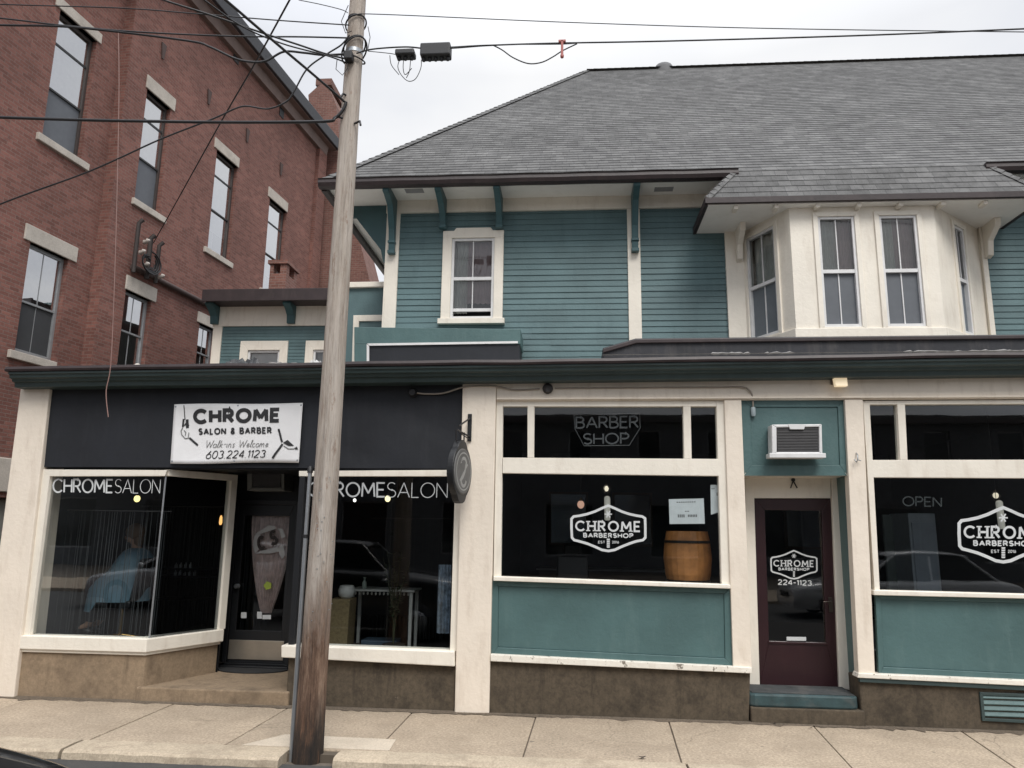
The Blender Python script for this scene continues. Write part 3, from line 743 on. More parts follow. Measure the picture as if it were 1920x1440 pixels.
def barber_window(L_, label, neon):
    """L_: dict of world points measured on the facade"""
    f = MB(); Yf = .045
    for q in L_['bars']: f.prism([V((p.x, Yf, p.z)) for p in q], (0, .10, 0))
    W_ = f.build('shop_window', CREAM2, SHOP, .004); W_['label'] = label
    g = MB()
    for q in L_['panes']: g.face([V((p.x, .1, p.z)) for p in q])
    g.build('pane', GLASS, W_, recalc=False)
    s = MB(); s.prism([V((p.x, -.02, p.z)) for p in L_['sill']], (0, .15, 0)); s.build('sill', CREAM2, W_, .006)
    p_ = MB(); p_.ring([V((p.x, .052, p.z)) for p in L_['panel']], [V((p.x, .052, p.z)) for p in L_['inset']], (0, .05, 0))
    p_.prism([V((p.x, .066, p.z)) for p in L_['inset']], (0, .03, 0))
    p_.build('bulkhead_panel', TEAL, W_, .005)
    s = MB(); s.prism([V((p.x, -.02, p.z)) for p in L_['low']], (0, .15, 0)); s.build('lower_sill', SILLW, W_, .006)
    b_ = MB(); b_.prism([V((p.x, .03, p.z)) for p in L_['base']], (0, .3, 0)); b_.build('foundation', BASE, SHOP, .012)
    return W_
X = lambda px, py: P(px, py, .045)
d1 = dict(
 bars=[[X(931, 752), X(943, 752), X(939, 1082), X(925, 1082)], [X(1343, 752), X(1358, 752), X(1370, 1098), X(1353.5, 1098)],
       [X(943, 752), X(1343, 752), X(1343, 762), X(943, 762)], [X(942.4, 858), X(1347, 860.5), X(1348.5, 892.5), X(942, 887)],
       [X(989, 762), X(1002, 762), X(1001, 858.3), X(989, 858.2)], [X(1281, 762), X(1295, 762), X(1297, 860.2), X(1283, 860.1)]],
 panes=[[X(943, 761), X(990, 761), X(990, 859), X(942, 859)], [X(1001, 761), X(1282, 761), X(1284, 861), X(1000, 859)], [X(1294, 761), X(1343, 761), X(1347, 862), X(1296, 861)],
        [X(942, 886), X(1349, 891), X(1354, 1098), X(938, 1083)]],
 sill=[P(925, 1081, -.02), P(1370, 1096.5, -.02), P(1370, 1104, -.02), P(925, 1089, -.02)],
 panel=[X(921.5, 1088), X(1370, 1103), X(1374, 1250), X(920.5, 1229)], inset=[X(934, 1099), X(1358, 1113), X(1360, 1235), X(933, 1214)],
 low=[P(919.5, 1227, -.02), P(1410, 1252, -.02), P(1410, 1263, -.02), P(919.5, 1240, -.02)],
 base=[P(918.5, 1238, .03), P(1407, 1261, .03), P(1404.5, 1357, .03), P(917, 1341, .03)])
WB1 = barber_window(d1, 'wide barber window with a neon outline sign above', True)
XR = 5.55
def E2(a, b, Xv=XR): return ext(X(*a), X(*b), Xv)
d2 = dict(
 bars=[[X(1618, 752), X(1630.5, 751.5), X(1650, 1107), X(1640, 1107)], [E2((1630, 751), (1920, 750)), E2((1630, 751), (1920, 750), 5.75), E2((1639, 1108), (1920, 1116), 5.75), E2((1639, 1108), (1920, 1116))],
       [X(1630.5, 751.5), E2((1630, 751.5), (1920, 750)), E2((1630, 758.5), (1920, 757)), X(1630.5, 758.5)], [X(1635, 862.5), E2((1634, 862.5), (1920, 862)), E2((1637, 895), (1920, 896.5)), X(1637, 895)],
       [X(1682.5, 758.3), X(1697, 758.2), X(1702, 862.4), X(1688, 862.4)], [E2((1682, 758), (1920, 757), 5.15), E2((1682, 758), (1920, 757), 5.24), E2((1682, 862), (1920, 862), 5.24), E2((1682, 862), (1920, 862), 5.15)]],
 panes=[[X(1629, 757), E2((1629, 757), (1920, 756)), E2((1634, 864), (1920, 864)), X(1633, 864)], [X(1637, 894), E2((1637, 894), (1920, 895)), E2((1649, 1107.5), (1920, 1116)), X(1649, 1107.5)]],
 sill=[P(1639, 1107, -.02), ext(P(1639, 1107, -.02), P(1920, 1114.5, -.02), 5.8), ext(P(1639, 1116, -.02), P(1920, 1122.5, -.02), 5.8), P(1639, 1116, -.02)],
 panel=[X(1642, 1114), E2((1642, 1114), (1920, 1121), 5.76), E2((1648, 1268), (1920, 1281), 5.76), X(1648.5, 1268)], inset=[X(1652, 1124), E2((1652, 1124), (1920, 1131), 5.66), E2((1652, 1251), (1920, 1264), 5.66), X(1657, 1251)],
 low=[P(1610, 1262.5, -.02), ext(P(1613, 1262.5, -.02), P(1920, 1276, -.02), 5.9), ext(P(1610, 1271, -.02), P(1920, 1286, -.02), 5.9), P(1608, 1271, -.02)],
 base=[P(1610, 1270, .03), ext(P(1613, 1270, .03), P(1920, 1283, .03), 5.9), ext(P(1613, 1366, .03), P(1920, 1378, .03), 5.9), P(1618, 1366, .03)])
WB2 = barber_window(d2, 'barber window at the right edge, over a teal panel', False)
badge(WB1, 1140.5, 990, 1.0, .096)
badge(WB2, 1881, 1002, 1.2, .096)
m = MB(); m.prism([V((p.x, -.005, p.z)) for p in [P(1612, 1271, -.005), ext(P(1612, 1271, -.005), P(1920, 1286, -.005), 5.85), ext(P(1612, 1279, -.005), P(1920, 1295, -.005), 5.85), P(1612, 1279, -.005)]], (0, .05, 0)); m.build('drip_board', TEALD, SHOP, .004)
# vent grille low on the right
gq = [P(1837, 1298, .01), ext(P(1837, 1298, .01), P(1920, 1301, .01), 4.62), ext(P(1843, 1352, .01), P(1920, 1356, .01), 4.62), P(1842, 1352, .01)]
zc0, zc1 = gq[3].z, gq[0].z
v = MB(); v.ring(gq, [gq[0]+V((.03, 0, -.028)), gq[1]+V((-.03, 0, -.028)), gq[2]+V((-.03, 0, .028)), gq[3]+V((.03, 0, .028))], (0, .05, 0))
VG = v.build('vent_grille', TEALD, SHOP, .003)
v = MB()
for k in range(4):
    zz = zc0+.05+(zc1-zc0-.08)*k/3.4; v.prism([(gq[0].x+.03, .012, zz), (gq[1].x-.03, .012, zz), (gq[1].x-.03, .03, zz+.035), (gq[0].x+.03, .03, zz+.035)], (0, .004, -.008))
v.build('louvre', TEAL, VG)
v = MB(); v.prism([p+V((0, .048, 0)) for p in gq], (0, .01, 0)); v.build('backing', LINING, VG)
# posts at the barber door, end pier
part('door_post', CREAM, Q(.015, (1358, 750), (1390, 749), (1410, 1256), (1375, 1254)), (0, .5, 0), .006)
part('pilaster', CREAM, Q(.015, (1584, 749), (1618, 749), (1641, 1268), (1610, 1266)), (0, .12, 0), .006)
m = MB(); m.box(5.75, 6.15, 0, .4, 0, 3.5); m.build('pilaster', CREAM, SHOP, .012)
m = MB(); m.box(6.15, 9.2, .05, .3, .9, 3.5); m.build('wall', TEAL, SHOP); m = MB(); m.box(6.15, 9.2, .03, .3, 0, .9); m.build('foundation', BASE, SHOP)
# green reveal, head panel, door
m = MB(); ra, rb, rc, rd_ = P(1584.5, 885, .137), P(1589, 893, .46), P(1607, 1292, .46), P(1609, 1268, .137)
m.prism([V((ra.x, .137, 2.44)), V((ra.x+.02, .46, 2.44)), V((rd_.x+.02, .46, .30)), V((rd_.x, .137, .30))], (.06, 0, 0)); m.build('door_reveal', TEAL, SHOP)
hp = Q(.06, (1389, 746), (1586, 746), (1589, 892), (1394, 892))
hi = Q(.06, (1407, 763), (1571, 763), (1575, 872), (1410, 872))
m = MB(); m.ring(hp, hi, (0, .08, 0)); m.prism([p+V((0, .014, 0)) for p in hi], (0, .05, 0)); m.build('head_panel', TEAL, SHOP, .004)
m = MB(); m.prism([hp[3]+V((0, .001, .001)), hp[2]+V((0, .001, .001)), V((hp[2].x, .6, hp[2].z+.001)), V((hp[3].x, .6, hp[3].z+.001))], (0, 0, .03)); m.build('recess_ceiling', CREAM, SHOP)
YC = .46
CAS = MB()
CAS.prism(Q(YC, (1396, 886), (1413, 886), (1425, 1286), (1405, 1283)), (0, .12, 0)); CAS.prism(Q(YC, (1413, 886), (1558, 886), (1558, 934), (1413, 934)), (0, .12, 0)); CAS.prism(Q(YC, (1558, 886), (1592, 886), (1607, 1297), (1574, 1290)), (0, .12, 0))
CAS.build('door_casing', CREAM2, SHOP, .006)
YB = .5
d = MB(); dq = Q(YB, (1413.5, 934.5), (1557.5, 934.5), (1573.5, 1289), (1425, 1285)); di = Q(YB, (1434, 956), (1541, 957.5), (1549, 1205), (1442, 1202))
d.ring(dq, di, (0, .05, 0)); BD = d.build('door', MAROON, SHOP, .004); BD['label'] = 'maroon barber door with a tall glass light'
d = MB(); d.face([p+V((0, .02, 0)) for p in di]); d.build('pane', GLASS, BD, recalc=False)
d = MB(); d.prism([p+V((0, -.012, 0)) for p in Q(YB, (1440, 1203), (1551, 1206), (1551, 1209), (1440, 1206))], (0, .012, 0)); d.build('door_moulding', MAROON, BD)
q = P(1557, 1131, YB)
d = MB(); d.box(q.x-.02, q.x+.02, YB-.012, YB, q.z-.09, q.z+.06); d.tube([(q.x, YB-.01, q.z+.02), (q.x, YB-.055, q.z+.02), (q.x-.09, YB-.055, q.z+.015)], .008, 8); d.build('door_handle', flat('dark_bronze', (.10, .085, .075), .35, .8), BD, .002)
d = MB(); d.prism(Q(YB+.012, (1475, 1194), (1511.5, 1194.5), (1511.5, 1201.5), (1475, 1201)), (0, .004, 0)); d.build('door_label', VINYL, BD)
badge(BD, 1488.5, 1058.5, .62, YB+.014, small=False)
t = MB(); lettering(t, Q(YB+.014, (1458, 1086), (1522, 1088), (1522, 1098.5), (1458, 1096.5)), '224-1123', .17, .22); t.build('window_lettering', VINYL, BD, recalc=False)
# teal wooden threshold and concrete step
zt2 = P(1405, 1301, .0).z
m = MB(); m.prism([(1.745, .05, zt2), (1.80, .02, zt2), (2.72, .02, zt2), (2.795, .05, zt2), (2.81, .52, zt2+.0), (1.745, .52, zt2)], (0, 0, -.125)); m.build('threshold', paint('worn_teal_step', (.026, .055, .060), .6, .3, 8, (.10, .10, .095), .6, .3, 25, False), SHOP, .02)
m = MB(); m.prism([(1.78, .05, zt2+.001), (2.77, .05, zt2+.001), (2.79, .46, zt2+.001), (1.77, .46, zt2+.001)], (0, 0, .006)); m.build('tread', paint('worn_dark_tread', (.045, .05, .052), .8, .3, 12, (.16, .15, .14), .5, .4, 30, False), SHOP)
m = MB(); m.box(1.752, 2.84, .0, .5, -.05, zt2-.125); m.build('doorstep', BASE, SHOP, .012)
# hook over the door, hook on pilaster
m = MB(); q = P(1487, 905, YC-.01)
m.tube([(q.x, YC, q.z+.09), (q.x, YC-.02, q.z+.02), (q.x-.035, YC-.03, q.z-.06)], .007, 6); m.tube([(q.x, YC-.02, q.z+.02), (q.x+.035, YC-.03, q.z-.06)], .007, 6); m.lathe([(.02, -.01), (.02, .01)], (q.x, YC-.02, q.z+.03), 8, 0, V((0, 1, 0))); m.build('wall_hook', BLACKG, SHOP)
m = MB(); q = P(1607, 858, 0); m.tube([(q.x, .015, q.z+.05), (q.x, -.02, q.z+.03), (q.x-.01, -.045, q.z-.03), (q.x-.02, -.03, q.z-.05), (q.x-.035, -.02, q.z-.02)], .006, 6); m.tube([(q.x, .0, q.z-.02), (q.x+.03, -.02, q.z-.035)], .005, 6); m.build('wall_hook', STEEL, SHOP)
# parapet box and black curb roofs standing on the flat roof
m = MB(); yb = .75
a = Q(yb, (664, 613), (976, 617), (976, 645), (664, 645)); m.prism(a, (0, .5, 0))
m.prism(Q(yb+.002, (664, 645), (690, 645), (690, 700), (664, 700)), (0, .5, 0)); m.build('parapet', TEAL, SHOP, .006)
m = MB(); m.prism(Q(yb+.01, (692, 649), (974, 645), (974, 700), (692, 700)), (0, .4, 0)); m.build('parapet_lining', NAVY, SHOP)
m = MB(); m.prism(Q(yb-.012, (688, 644), (971, 639.5), (971, 643.5), (693, 648)), (0, .012, 0)); m.prism(Q(yb-.013, (687.5, 645), (692, 648.4), (692, 690), (687.5, 690)), (0, .012, 0)); m.build('parapet_trim', ALU, SHOP)
m = MB(); yk = .30
m.prism([P(1130, 662, yk), P(1130, 652, yk), P(1192, 634, yk), ext(P(1192, 634, yk), P(1920, 626.5, yk), 9.2), ext(P(1130, 690, yk), P(1920, 690, yk), 9.2), P(1130, 690, yk)], (0, .9, 0)); m.build('roof_curb', MEMB, SHOP, .015)
m = MB(); m.prism([P(1130, 654, yk-.03), P(1192, 636, yk-.03), ext(P(1192, 635, yk-.03), P(1920, 627.5, yk-.03), 9.2), ext(P(1192, 642, yk-.03), P(1920, 634, yk-.03), 9.2), P(1194, 643, yk-.03), P(1131, 661, yk-.03)], (0, .03, 0)); m.build('roof_curb_edge', BROWN, SHOP, .006)
m = MB(); rr = random.Random(21); x = P(1130, 665, .2).x; rows = []; st_ = 0
while x < 8.6:
    if rr.random() < .12: st_ = rr.choice([0, 0, 1, 1, 1])
    za = P(1130, 664, .2).z+(x-.3)*.006; t_ = rr.uniform(.006, .024) if st_ else .003; b_ = -rr.uniform(.006, .014) if st_ else -.003
    rows.append([(x, .24, za+b_), (x, .225+rr.uniform(-.006, .006), za+(b_+t_)/2), (x, .25, za+t_)]); x += rr.uniform(.02, .06)
m.grid(rows, 0, False)
m.build('torn_flashing', flat('pale_torn_felt', (.235, .23, .225), .9), SHOP)
# rooms behind the shop windows
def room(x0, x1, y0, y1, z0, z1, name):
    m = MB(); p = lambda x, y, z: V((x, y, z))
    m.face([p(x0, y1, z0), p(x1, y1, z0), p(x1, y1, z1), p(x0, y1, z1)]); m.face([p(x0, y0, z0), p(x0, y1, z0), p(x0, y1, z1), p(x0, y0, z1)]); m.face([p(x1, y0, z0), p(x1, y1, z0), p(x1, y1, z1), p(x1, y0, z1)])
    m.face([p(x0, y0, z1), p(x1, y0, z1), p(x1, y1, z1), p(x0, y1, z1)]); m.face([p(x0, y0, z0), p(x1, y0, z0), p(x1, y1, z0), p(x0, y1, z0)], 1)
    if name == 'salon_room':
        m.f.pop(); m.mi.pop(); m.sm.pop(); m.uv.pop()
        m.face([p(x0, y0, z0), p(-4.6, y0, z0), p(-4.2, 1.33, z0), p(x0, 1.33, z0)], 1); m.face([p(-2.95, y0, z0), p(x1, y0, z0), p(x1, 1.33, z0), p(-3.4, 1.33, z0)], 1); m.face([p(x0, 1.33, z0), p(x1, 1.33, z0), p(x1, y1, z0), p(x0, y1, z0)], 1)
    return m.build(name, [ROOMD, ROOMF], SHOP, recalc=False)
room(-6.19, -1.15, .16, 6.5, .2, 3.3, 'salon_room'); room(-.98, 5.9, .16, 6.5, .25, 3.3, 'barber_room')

# ------------------------------------------------------------------ clapboard house behind the shops
YW = 1.3
YF = .56
HOUSE = thing('clapboard_house', (2, 4, 0), 'teal clapboard house with grey shingle hip roof and cream bay window above the barbershop', 'house')
XL = P(722, 560, YW).x
ZE, YE, YR, ZR = 6.225, .74, 6.0, 11.164
SLP = (ZR-ZE)/(YR-YE)
RN = V((0, -SLP, 1)).normalized(); RP0 = V((0, YE, ZE))
def roofhit(px, py): return hit(px, py, RP0, RN)
XEL, XRG, XHR = -3.219, .305, 12.4
bl, br = roofhit(1324, 371.5), roofhit(1920, 362)
YBE = .42; ZBE = (P(1324, 371.5, YBE).z+P(1920, 362, YBE).z)/2; XBL = P(1324, 371, YBE).x; XBR = P(1958, 362, YBE).x
Xk = roofhit(1381, 325).x; XkR = XBR-(Xk-XBL)
# walls
w_x = [P(830, 520, YW).x, P(943, 520, YW).x]; w_z = [P(880, 610, YW).z, P(880, 432, YW).z]
mb0, mb1 = P(1178, 560, YW).x, P(1202, 560, YW).x
bwl, bwr = P(1364, 520, YW).x, P(1848, 520, YW).x
m = MB(); ztop = 6.01
siding(m, XL+.14, mb0, 3.46, ztop, YW, holes=[(w_x[0]+.1, w_x[1]-.1, w_z[0]+.1, w_z[1]-.1)])
m.build('siding', TEALS, HOUSE); m = MB(); siding(m, mb1, bwl, 3.46, ztop, YW); m.build('siding', TEALS, HOUSE); m = MB(); siding(m, bwr, 11.4, 3.46, ztop, YW)
m.build('siding', TEALS, HOUSE)
m = MB()
m.prism([(XL+.02, YW+.02, 3.4), (XL+.02, 10.5, 3.4), (XL+.02, 10.5, 6.1), (XL+.02, YW+.02, 6.1)], (.1, 0, 0))
wall_holes(m, (0, YW+.012, 0), (1, 0, 0), (0, -1, 0), XL+.1, 11.4, 3.4, 6.1, [(w_x[0]+.1, w_x[1]-.1, w_z[0]+.1, w_z[1]-.1), (bwl+.05, bwr-.05, 4.1, 5.9)], .02)
m.box(11.3, 11.4, YW+.05, 10.5, 3.4, 6.1); m.box(XL+.12, 11.3, 10.4, 10.5, 3.4, 6.1)
m.build('wall', TEALS, HOUSE)
m = MB(); m.box(XL, XL+.16, YW-.035, YW+.02, 3.3, 5.99); m.box(XL-.02, XL, YW-.035, YW+.12, 3.3, 5.99); m.build('corner_board', CREAM2, HOUSE, .004)
m = MB(); m.box(mb0, mb1, YW-.035, YW+.01, 3.4, 5.99); m.build('trim_board', CREAM2, HOUSE, .004)
m = MB(); m.box(XL-.03, bwl+.2, YW-.045, YW+.02, 5.992, 6.168); m.box(bwr-.2, 11.5, YW-.045, YW+.02, 5.992, 6.168); m.build('frieze_board', CREAM2, HOUSE, .004)
m = MB(); ZS = 6.170
m.box(XEL+.05, XBL+.6, YE+.05, YW+.04, ZS, ZS+.02); m.box(XEL+.05, XL, YW+.04, 10.9, ZS, ZS+.02); m.box(XBR-.6, 12.2, YE+.05, YW+.04, ZS, ZS+.02); m.build('soffit', SOFF, HOUSE)
m = MB()
for a in ((762, 351, 792, 364), (1230, 348, 1259, 361)):
    c = hit((a[0]+a[2])/2, (a[1]+a[3])/2, V((0, 0, ZS)), V((0, 0, 1))); v_ = MB(); v_.box(c.x-.12, c.x+.12, c.y-.06, c.y+.06, ZS-.006, ZS-.001)
    for k in range(5): v_.box(c.x-.11, c.x+.11, c.y-.05+k*.022, c.y-.042+k*.022, ZS-.009, ZS-.006)
    v_.build('soffit_vent', flat('grey_vent', (.33, .33, .33), .6), HOUSE)
# gutter and left fascia
def gutter(x0, x1, y, z, name='gutter', r=.06):
    m = MB(); pr = [(y+.06, z), (y+.06, z-.10), (y, z-.115), (y-.05, z-.10), (y-.07, z-.055), (y-.065, z-.01), (y-.08, z), (y-.06, z+.006)]
    rows = []; n = 24
    for i in range(n+1):
        x = x0+(x1-x0)*i/n; d = .002*math.sin(i*1.7)*(1 if 0 < i < n else 0); rows.append([(x, a, b+d) for a, b in pr])
    m.grid(rows, 0, False, True); m.face(rows[0]); m.face(rows[-1][::-1]); return m.build(name, BROWN, HOUSE)
gutter(XEL-.03, Xk+.03, YE, ZE-.004)
gutter(XkR-.03, 12.4, YE, ZE-.004)
m = MB(); m.box(XEL-.02, XEL+.05, YE+.06, 11, ZE-.12, ZE-.005); m.build('fascia', BROWN, HOUSE)
# main roof with the drop over the bay
m = MB(); xr = XHR
shingles(m, [(XEL, YE, ZE), (xr, YE, ZE), (xr, YR, ZR), (XRG, YR, ZR)])
shingles(m, [(XBL, YBE, ZBE), (XBR, YBE, ZBE), (XkR, YE, ZE+.008), (Xk, YE, ZE+.008)], uoff=.11)
shingles(m, [(XEL, 2*YR-YE, ZE), (XEL, YE, ZE), (XRG, YR, ZR)])
m.face([(xr, 2*YR-YE, ZE), (XEL, 2*YR-YE, ZE), (XRG, YR, ZR), (xr, YR, ZR)])
m.face([(xr, YE, ZE-.02), (XEL, YE, ZE-.02), (XRG, YR, ZR-.02), (xr, YR, ZR-.02)]); m.face([(Xk, YE, ZE-.02), (XBL, YBE, ZBE-.02), (XBR, YBE, ZBE-.02), (XkR, YE, ZE-.02)])
ROOF = m.build('roof', SHING, HOUSE, recalc=False)
def caps(mb, a, b, wd, n_, ln=.14):
    a, b = V(a), V(b); d = (b-a); n = int(d.length/ln); d.normalize(); s = d.cross(n_).normalized()
    for i in range(n):
        p = a+d*ln*i; q = p+d*(ln*1.25); h = .022 if i % 2 else .020
        mb.face([p-s*wd-n_*.02+n_*h, p+n_*(h+.012), q+n_*.02, q-s*wd-n_*.025+n_*.02]); mb.face([p+n_*(h+.012), p+s*wd-n_*.02+n_*h, q+s*wd-n_*.005, q+n_*.02])
m = MB(); caps(m, (XEL, YE, ZE), (XRG, YR, ZR), .10, V((-.25, -.6, .8)).normalized()); caps(m, (XRG, YR, ZR), (xr, YR, ZR), .11, V((0, -.2, 1)).normalized()); m.build('ridge_cap', SHING, ROOF, recalc=False)
q = P(1245, 126, YR+.05); m = MB(); m.lathe([(.23, -.16), (.22, -.02), (.17, .07), (.09, .12), (.0, .135)], (q.x, YR+.1, ZR+.03), 16); m.build('roof_vent', flat('dark_roof_vent', (.10, .10, .105), .7), ROOF)
# bay roof hips, fascia, soffit
hipm = MB()
shingles(hipm, [(XBL, YW+.1, ZBE), (XBL, YBE, ZBE), (Xk+.02, YE+.02, ZE+.015), (Xk+.02, YW+.1, ZE)], v_off=0)
caps(hipm, (XBL, YBE, ZBE), (Xk, YE, ZE), .055, V((-.2, -.6, .8)).normalized(), .10)
hipm.build('bay_roof', SHING, HOUSE, recalc=False); hipm = MB()
shingles(hipm, [(XBR, YBE, ZBE), (XBR, YW+.1, ZBE), (XkR-.02, YW+.1, ZE), (XkR-.02, YE+.02, ZE+.015)])
caps(hipm, (XBR, YBE, ZBE), (XkR, YE, ZE), .055, V((.2, -.6, .8)).normalized(), .10)
hipm.build('bay_roof', SHING, HOUSE, recalc=False)
m = MB(); zf = .085
m.box(XBL-.015, XBR+.015, YBE-.03, YBE+.02, ZBE-zf*.75, ZBE+.004); m.box(XBL-.02, XBL+.02, YBE+.02, YW, ZBE-zf, ZBE+.004); m.box(XBR-.02, XBR+.02, YBE+.02, YW, ZBE-zf, ZBE+.004); m.build('bay_fascia', BROWN, HOUSE)
ZBS = ZBE-.075
m = MB(); m.box(XBL+.02, XBR-.02, YBE+.02, YW-.001, ZBS, ZBS+.02); m.build('bay_soffit', SOFF, HOUSE)
m = MB(); k = 0; x = XBL+.35
while x < XBR-.2:
    m.box(x-.025, x+.025, YBE+.03, YF+.02, ZBS-.045, ZBS-.001); x += .47
m.build('rafter_tail', CREAM2, HOUSE, .004)
# bay body
fx0, fx1 = P(1487, 520, YF).x, P(1763, 520, YF).x; wx0, wx1 = P(1394, 520, YW).x, P(1842, 520, YW).x
zb0 = P(1625, 627, YF).z
BAY = None
def bayface(a, b, holes, mb):
    a, b = V((a[0], a[1], 0)), V((b[0], b[1], 0)); S = (b-a).normalized(); Nn = V((S.y, -S.x, 0)); wall_holes(mb, a, S, Nn, 0, (b-a).length, zb0, ZBS, holes, .08); return a, S, Nn
def onface(a, S, Nn, px, py):
    h_ = hit(px, py, a, Nn); return (h_-a).dot(S), h_.z
mb = MB(); specs = []
for (pa, pb, wins) in (((wx0, YW), (fx0, YF), [((1402, 441), (1459, 619))]), ((fx0, YF), (fx1, YF), [((1537, 411), (1611, 609)), ((1652, 410), (1731, 607))]), ((fx1, YF), (wx1, YW), [((1789, 430), (1823, 620))])):
    a = V((pa[0], pa[1], 0)); b = V((pb[0], pb[1], 0)); S = (b-a).normalized(); Nn = V((S.y, -S.x, 0)); hs = []
    for (p0, p1) in wins:
        s0, zt_ = onface(a, S, Nn, *p0); s1, zb_ = onface(a, S, Nn, *p1)
        if len(wins) == 1: zt_, zb_ = specs_z if False else (zt_, zb_)
        hs.append([s0-.03, s1+.03, zb_-.03, zt_+.03])
    specs.append((a, S, Nn, hs, (b-a).length))
fz0 = (specs[1][3][0][2]+specs[1][3][1][2])/2; fz1 = (specs[1][3][0][3]+specs[1][3][1][3])/2
for sp in specs:
    for h_ in sp[3]: h_[2], h_[3] = fz0, fz1
    wall_holes(mb, sp[0], sp[1], sp[2], 0, sp[4], zb0, ZBS, sp[3], .06)
mb.face([(wx0, YW, zb0), (fx0, YF, zb0), (fx1, YF, zb0), (wx1, YW, zb0)])
mb.box(bwl-.02, wx0, YW-.05, YW+.02, zb0-.06, ZBS); mb.box(wx1, bwr+.02, YW-.05, YW+.02, zb0-.06, ZBS)
BAY = mb.build('bay', CREAM2, HOUSE); BAY['label'] = 'three-sided cream bay window with four sashes'
m = MB(); e = .03
for sp in specs:
    m.prism([sp[0]+sp[2]*e+UP*(zb0-.05)-sp[1]*.02, sp[0]+sp[1]*(sp[4]+.02)+sp[2]*e+UP*(zb0-.05), sp[0]+sp[1]*(sp[4]+.02)+sp[2]*e+UP*(zb0+.07), sp[0]+sp[2]*e+UP*(zb0+.07)-sp[1]*.02], -sp[2]*.05)
m.build('bay_base_trim', CREAM2, BAY, .005)
m = MB()
for sp in specs:
    for (s0, s1, z0, z1) in sp[3]:
        c = .055; f = lambda s, z: sp[0]+sp[1]*s+UP*z+sp[2]*.022
        m.ring([f(s0-c, z0-.03), f(s1+c, z0-.03), f(s1+c, z1+c), f(s0-c, z1+c)], [f(s0, z0), f(s1, z0), f(s1, z1), f(s0, z1)], -sp[2]*.03)
m.build('casing', CREAM2, BAY, .004)
cset = [[(0, 1, .45, 1, CURTW)], [(0, .55, .3, 1, CURTW), (.52, 1, .3, 1, CURTP)], [(0, .5, .35, 1, CURTW), (.45, 1, .36, 1, CURTP)], []]
i = 0
for sp in specs:
    for (s0, s1, z0, z1) in sp[3]:
        window_unit(BAY, sp[0]+sp[1]*s0+UP*z0+sp[2]*.004, sp[1], s1-s0, z1-z0, sp[2], rail=.50, mv=(1, 1), curt=cset[i], fw=.03, inner=.2, sash2=None, lower=SCREEN if i in (1, 2) else SCREENB); i += 1
# cream corbels at the two ends of the bay eave
for xx in (wx0-.06, wx1+.06):
    m = MB(); m.prism([(xx-.035, YW-.05, ZBS-.42), (xx-.035, YW-.13, ZBS-.40), (xx-.035, YW-.16, ZBS-.22), (xx-.035, YW-.34, ZBS-.10), (xx-.035, YW-.36, ZBS), (xx-.035, YW-.05, ZBS)], (.07, 0, 0)); m.build('corbel', CREAM2, HOUSE, .006)
# upper window
cw = .105; ox0, ox1, oz0, oz1 = w_x[0]+.12, w_x[1]-.12, w_z[0]+.075, w_z[1]-.12
m = MB(); y = YW-.045
m.prism([(ox0-.02-cw, y, oz0), (ox0-.005, y, oz0), (ox0-.005, y, oz1), (ox0-.02-cw, y, oz1)], (0, .06, 0)); m.prism([(ox1+.005, y, oz0), (ox1+.02+cw, y, oz0), (ox1+.02+cw, y, oz1), (ox1+.005, y, oz1)], (0, .06, 0))
m.prism([(ox0-.02-cw, y, oz1), (ox1+.02+cw, y, oz1), (ox1+.02+cw, y, oz1+.10), (ox1-.02, y, oz1+.10), (ox1-.05, y, oz1+.14), (ox0+.05, y, oz1+.14), (ox0+.02, y, oz1+.10), (ox0-.02-cw, y, oz1+.10)], (0, .06, 0))
m.prism([(ox0-.05-cw, y-.04, oz0-.07), (ox1+.05+cw, y-.04, oz0-.07), (ox1+.05+cw, y-.04, oz0), (ox0-.05-cw, y-.04, oz0)], (0, .1, 0))
wf = window_unit(HOUSE, (ox0-.005, YW-.02, oz0), (1, 0, 0), ox1-ox0+.01, oz1-oz0, (0, -1, 0), rail=.50, mv=(1, 1), curt=[(0, .36, .1, 1, CURTW), (.34, 1, .22, 1, CURTP)], open_gap=.075, fw=.035, inner=.3)
m.build('casing', CREAM2, wf, .004)
# eave brackets
def bracket(x, zbot, name='bracket'):
    m = MB(); y0 = YW-.04
    m.prism([(x-.04, y0, zbot), (x-.04, y0-.055, zbot), (x-.04, y0-.07, zbot+.22*(6.01-zbot)), (x-.04, y0-.10, zbot+.5*(6.01-zbot)), (x-.04, y0-.24, 6.0), (x-.04, y0-.42, 6.065), (x-.04, y0-.50, 6.075), (x-.04, y0-.50, ZS-.003), (x-.04, y0, ZS-.003)], (.08, 0, 0))
    m.box(x-.048, x+.048, y0-.085, y0, zbot-.045, zbot+.0); m.box(x-.048, x+.048, y0-.085, y0, zbot+.10, zbot+.135)
    return m.build(name, TEALD if False else TEALB, HOUSE, .006)
TEALB = paint('bracket_teal_paint', (.040, .098, .110), .5, .12, 4, (.06, .11, .12), .3, .15, 30)
bracket(P(737, 470, YW).x, P(737, 472, YW-.05).z); bracket(P(832, 430, YW).x, P(832, 424, YW-.05).z); bracket(P(937, 430, YW).x, P(937, 424, YW-.05).z); bracket(P(1190, 470, YW).x, P(1190, 468, YW-.05).z)
bracket(bwr+1.2, 5.5)
m = MB(); yy = YW+.10; x = XL-.02
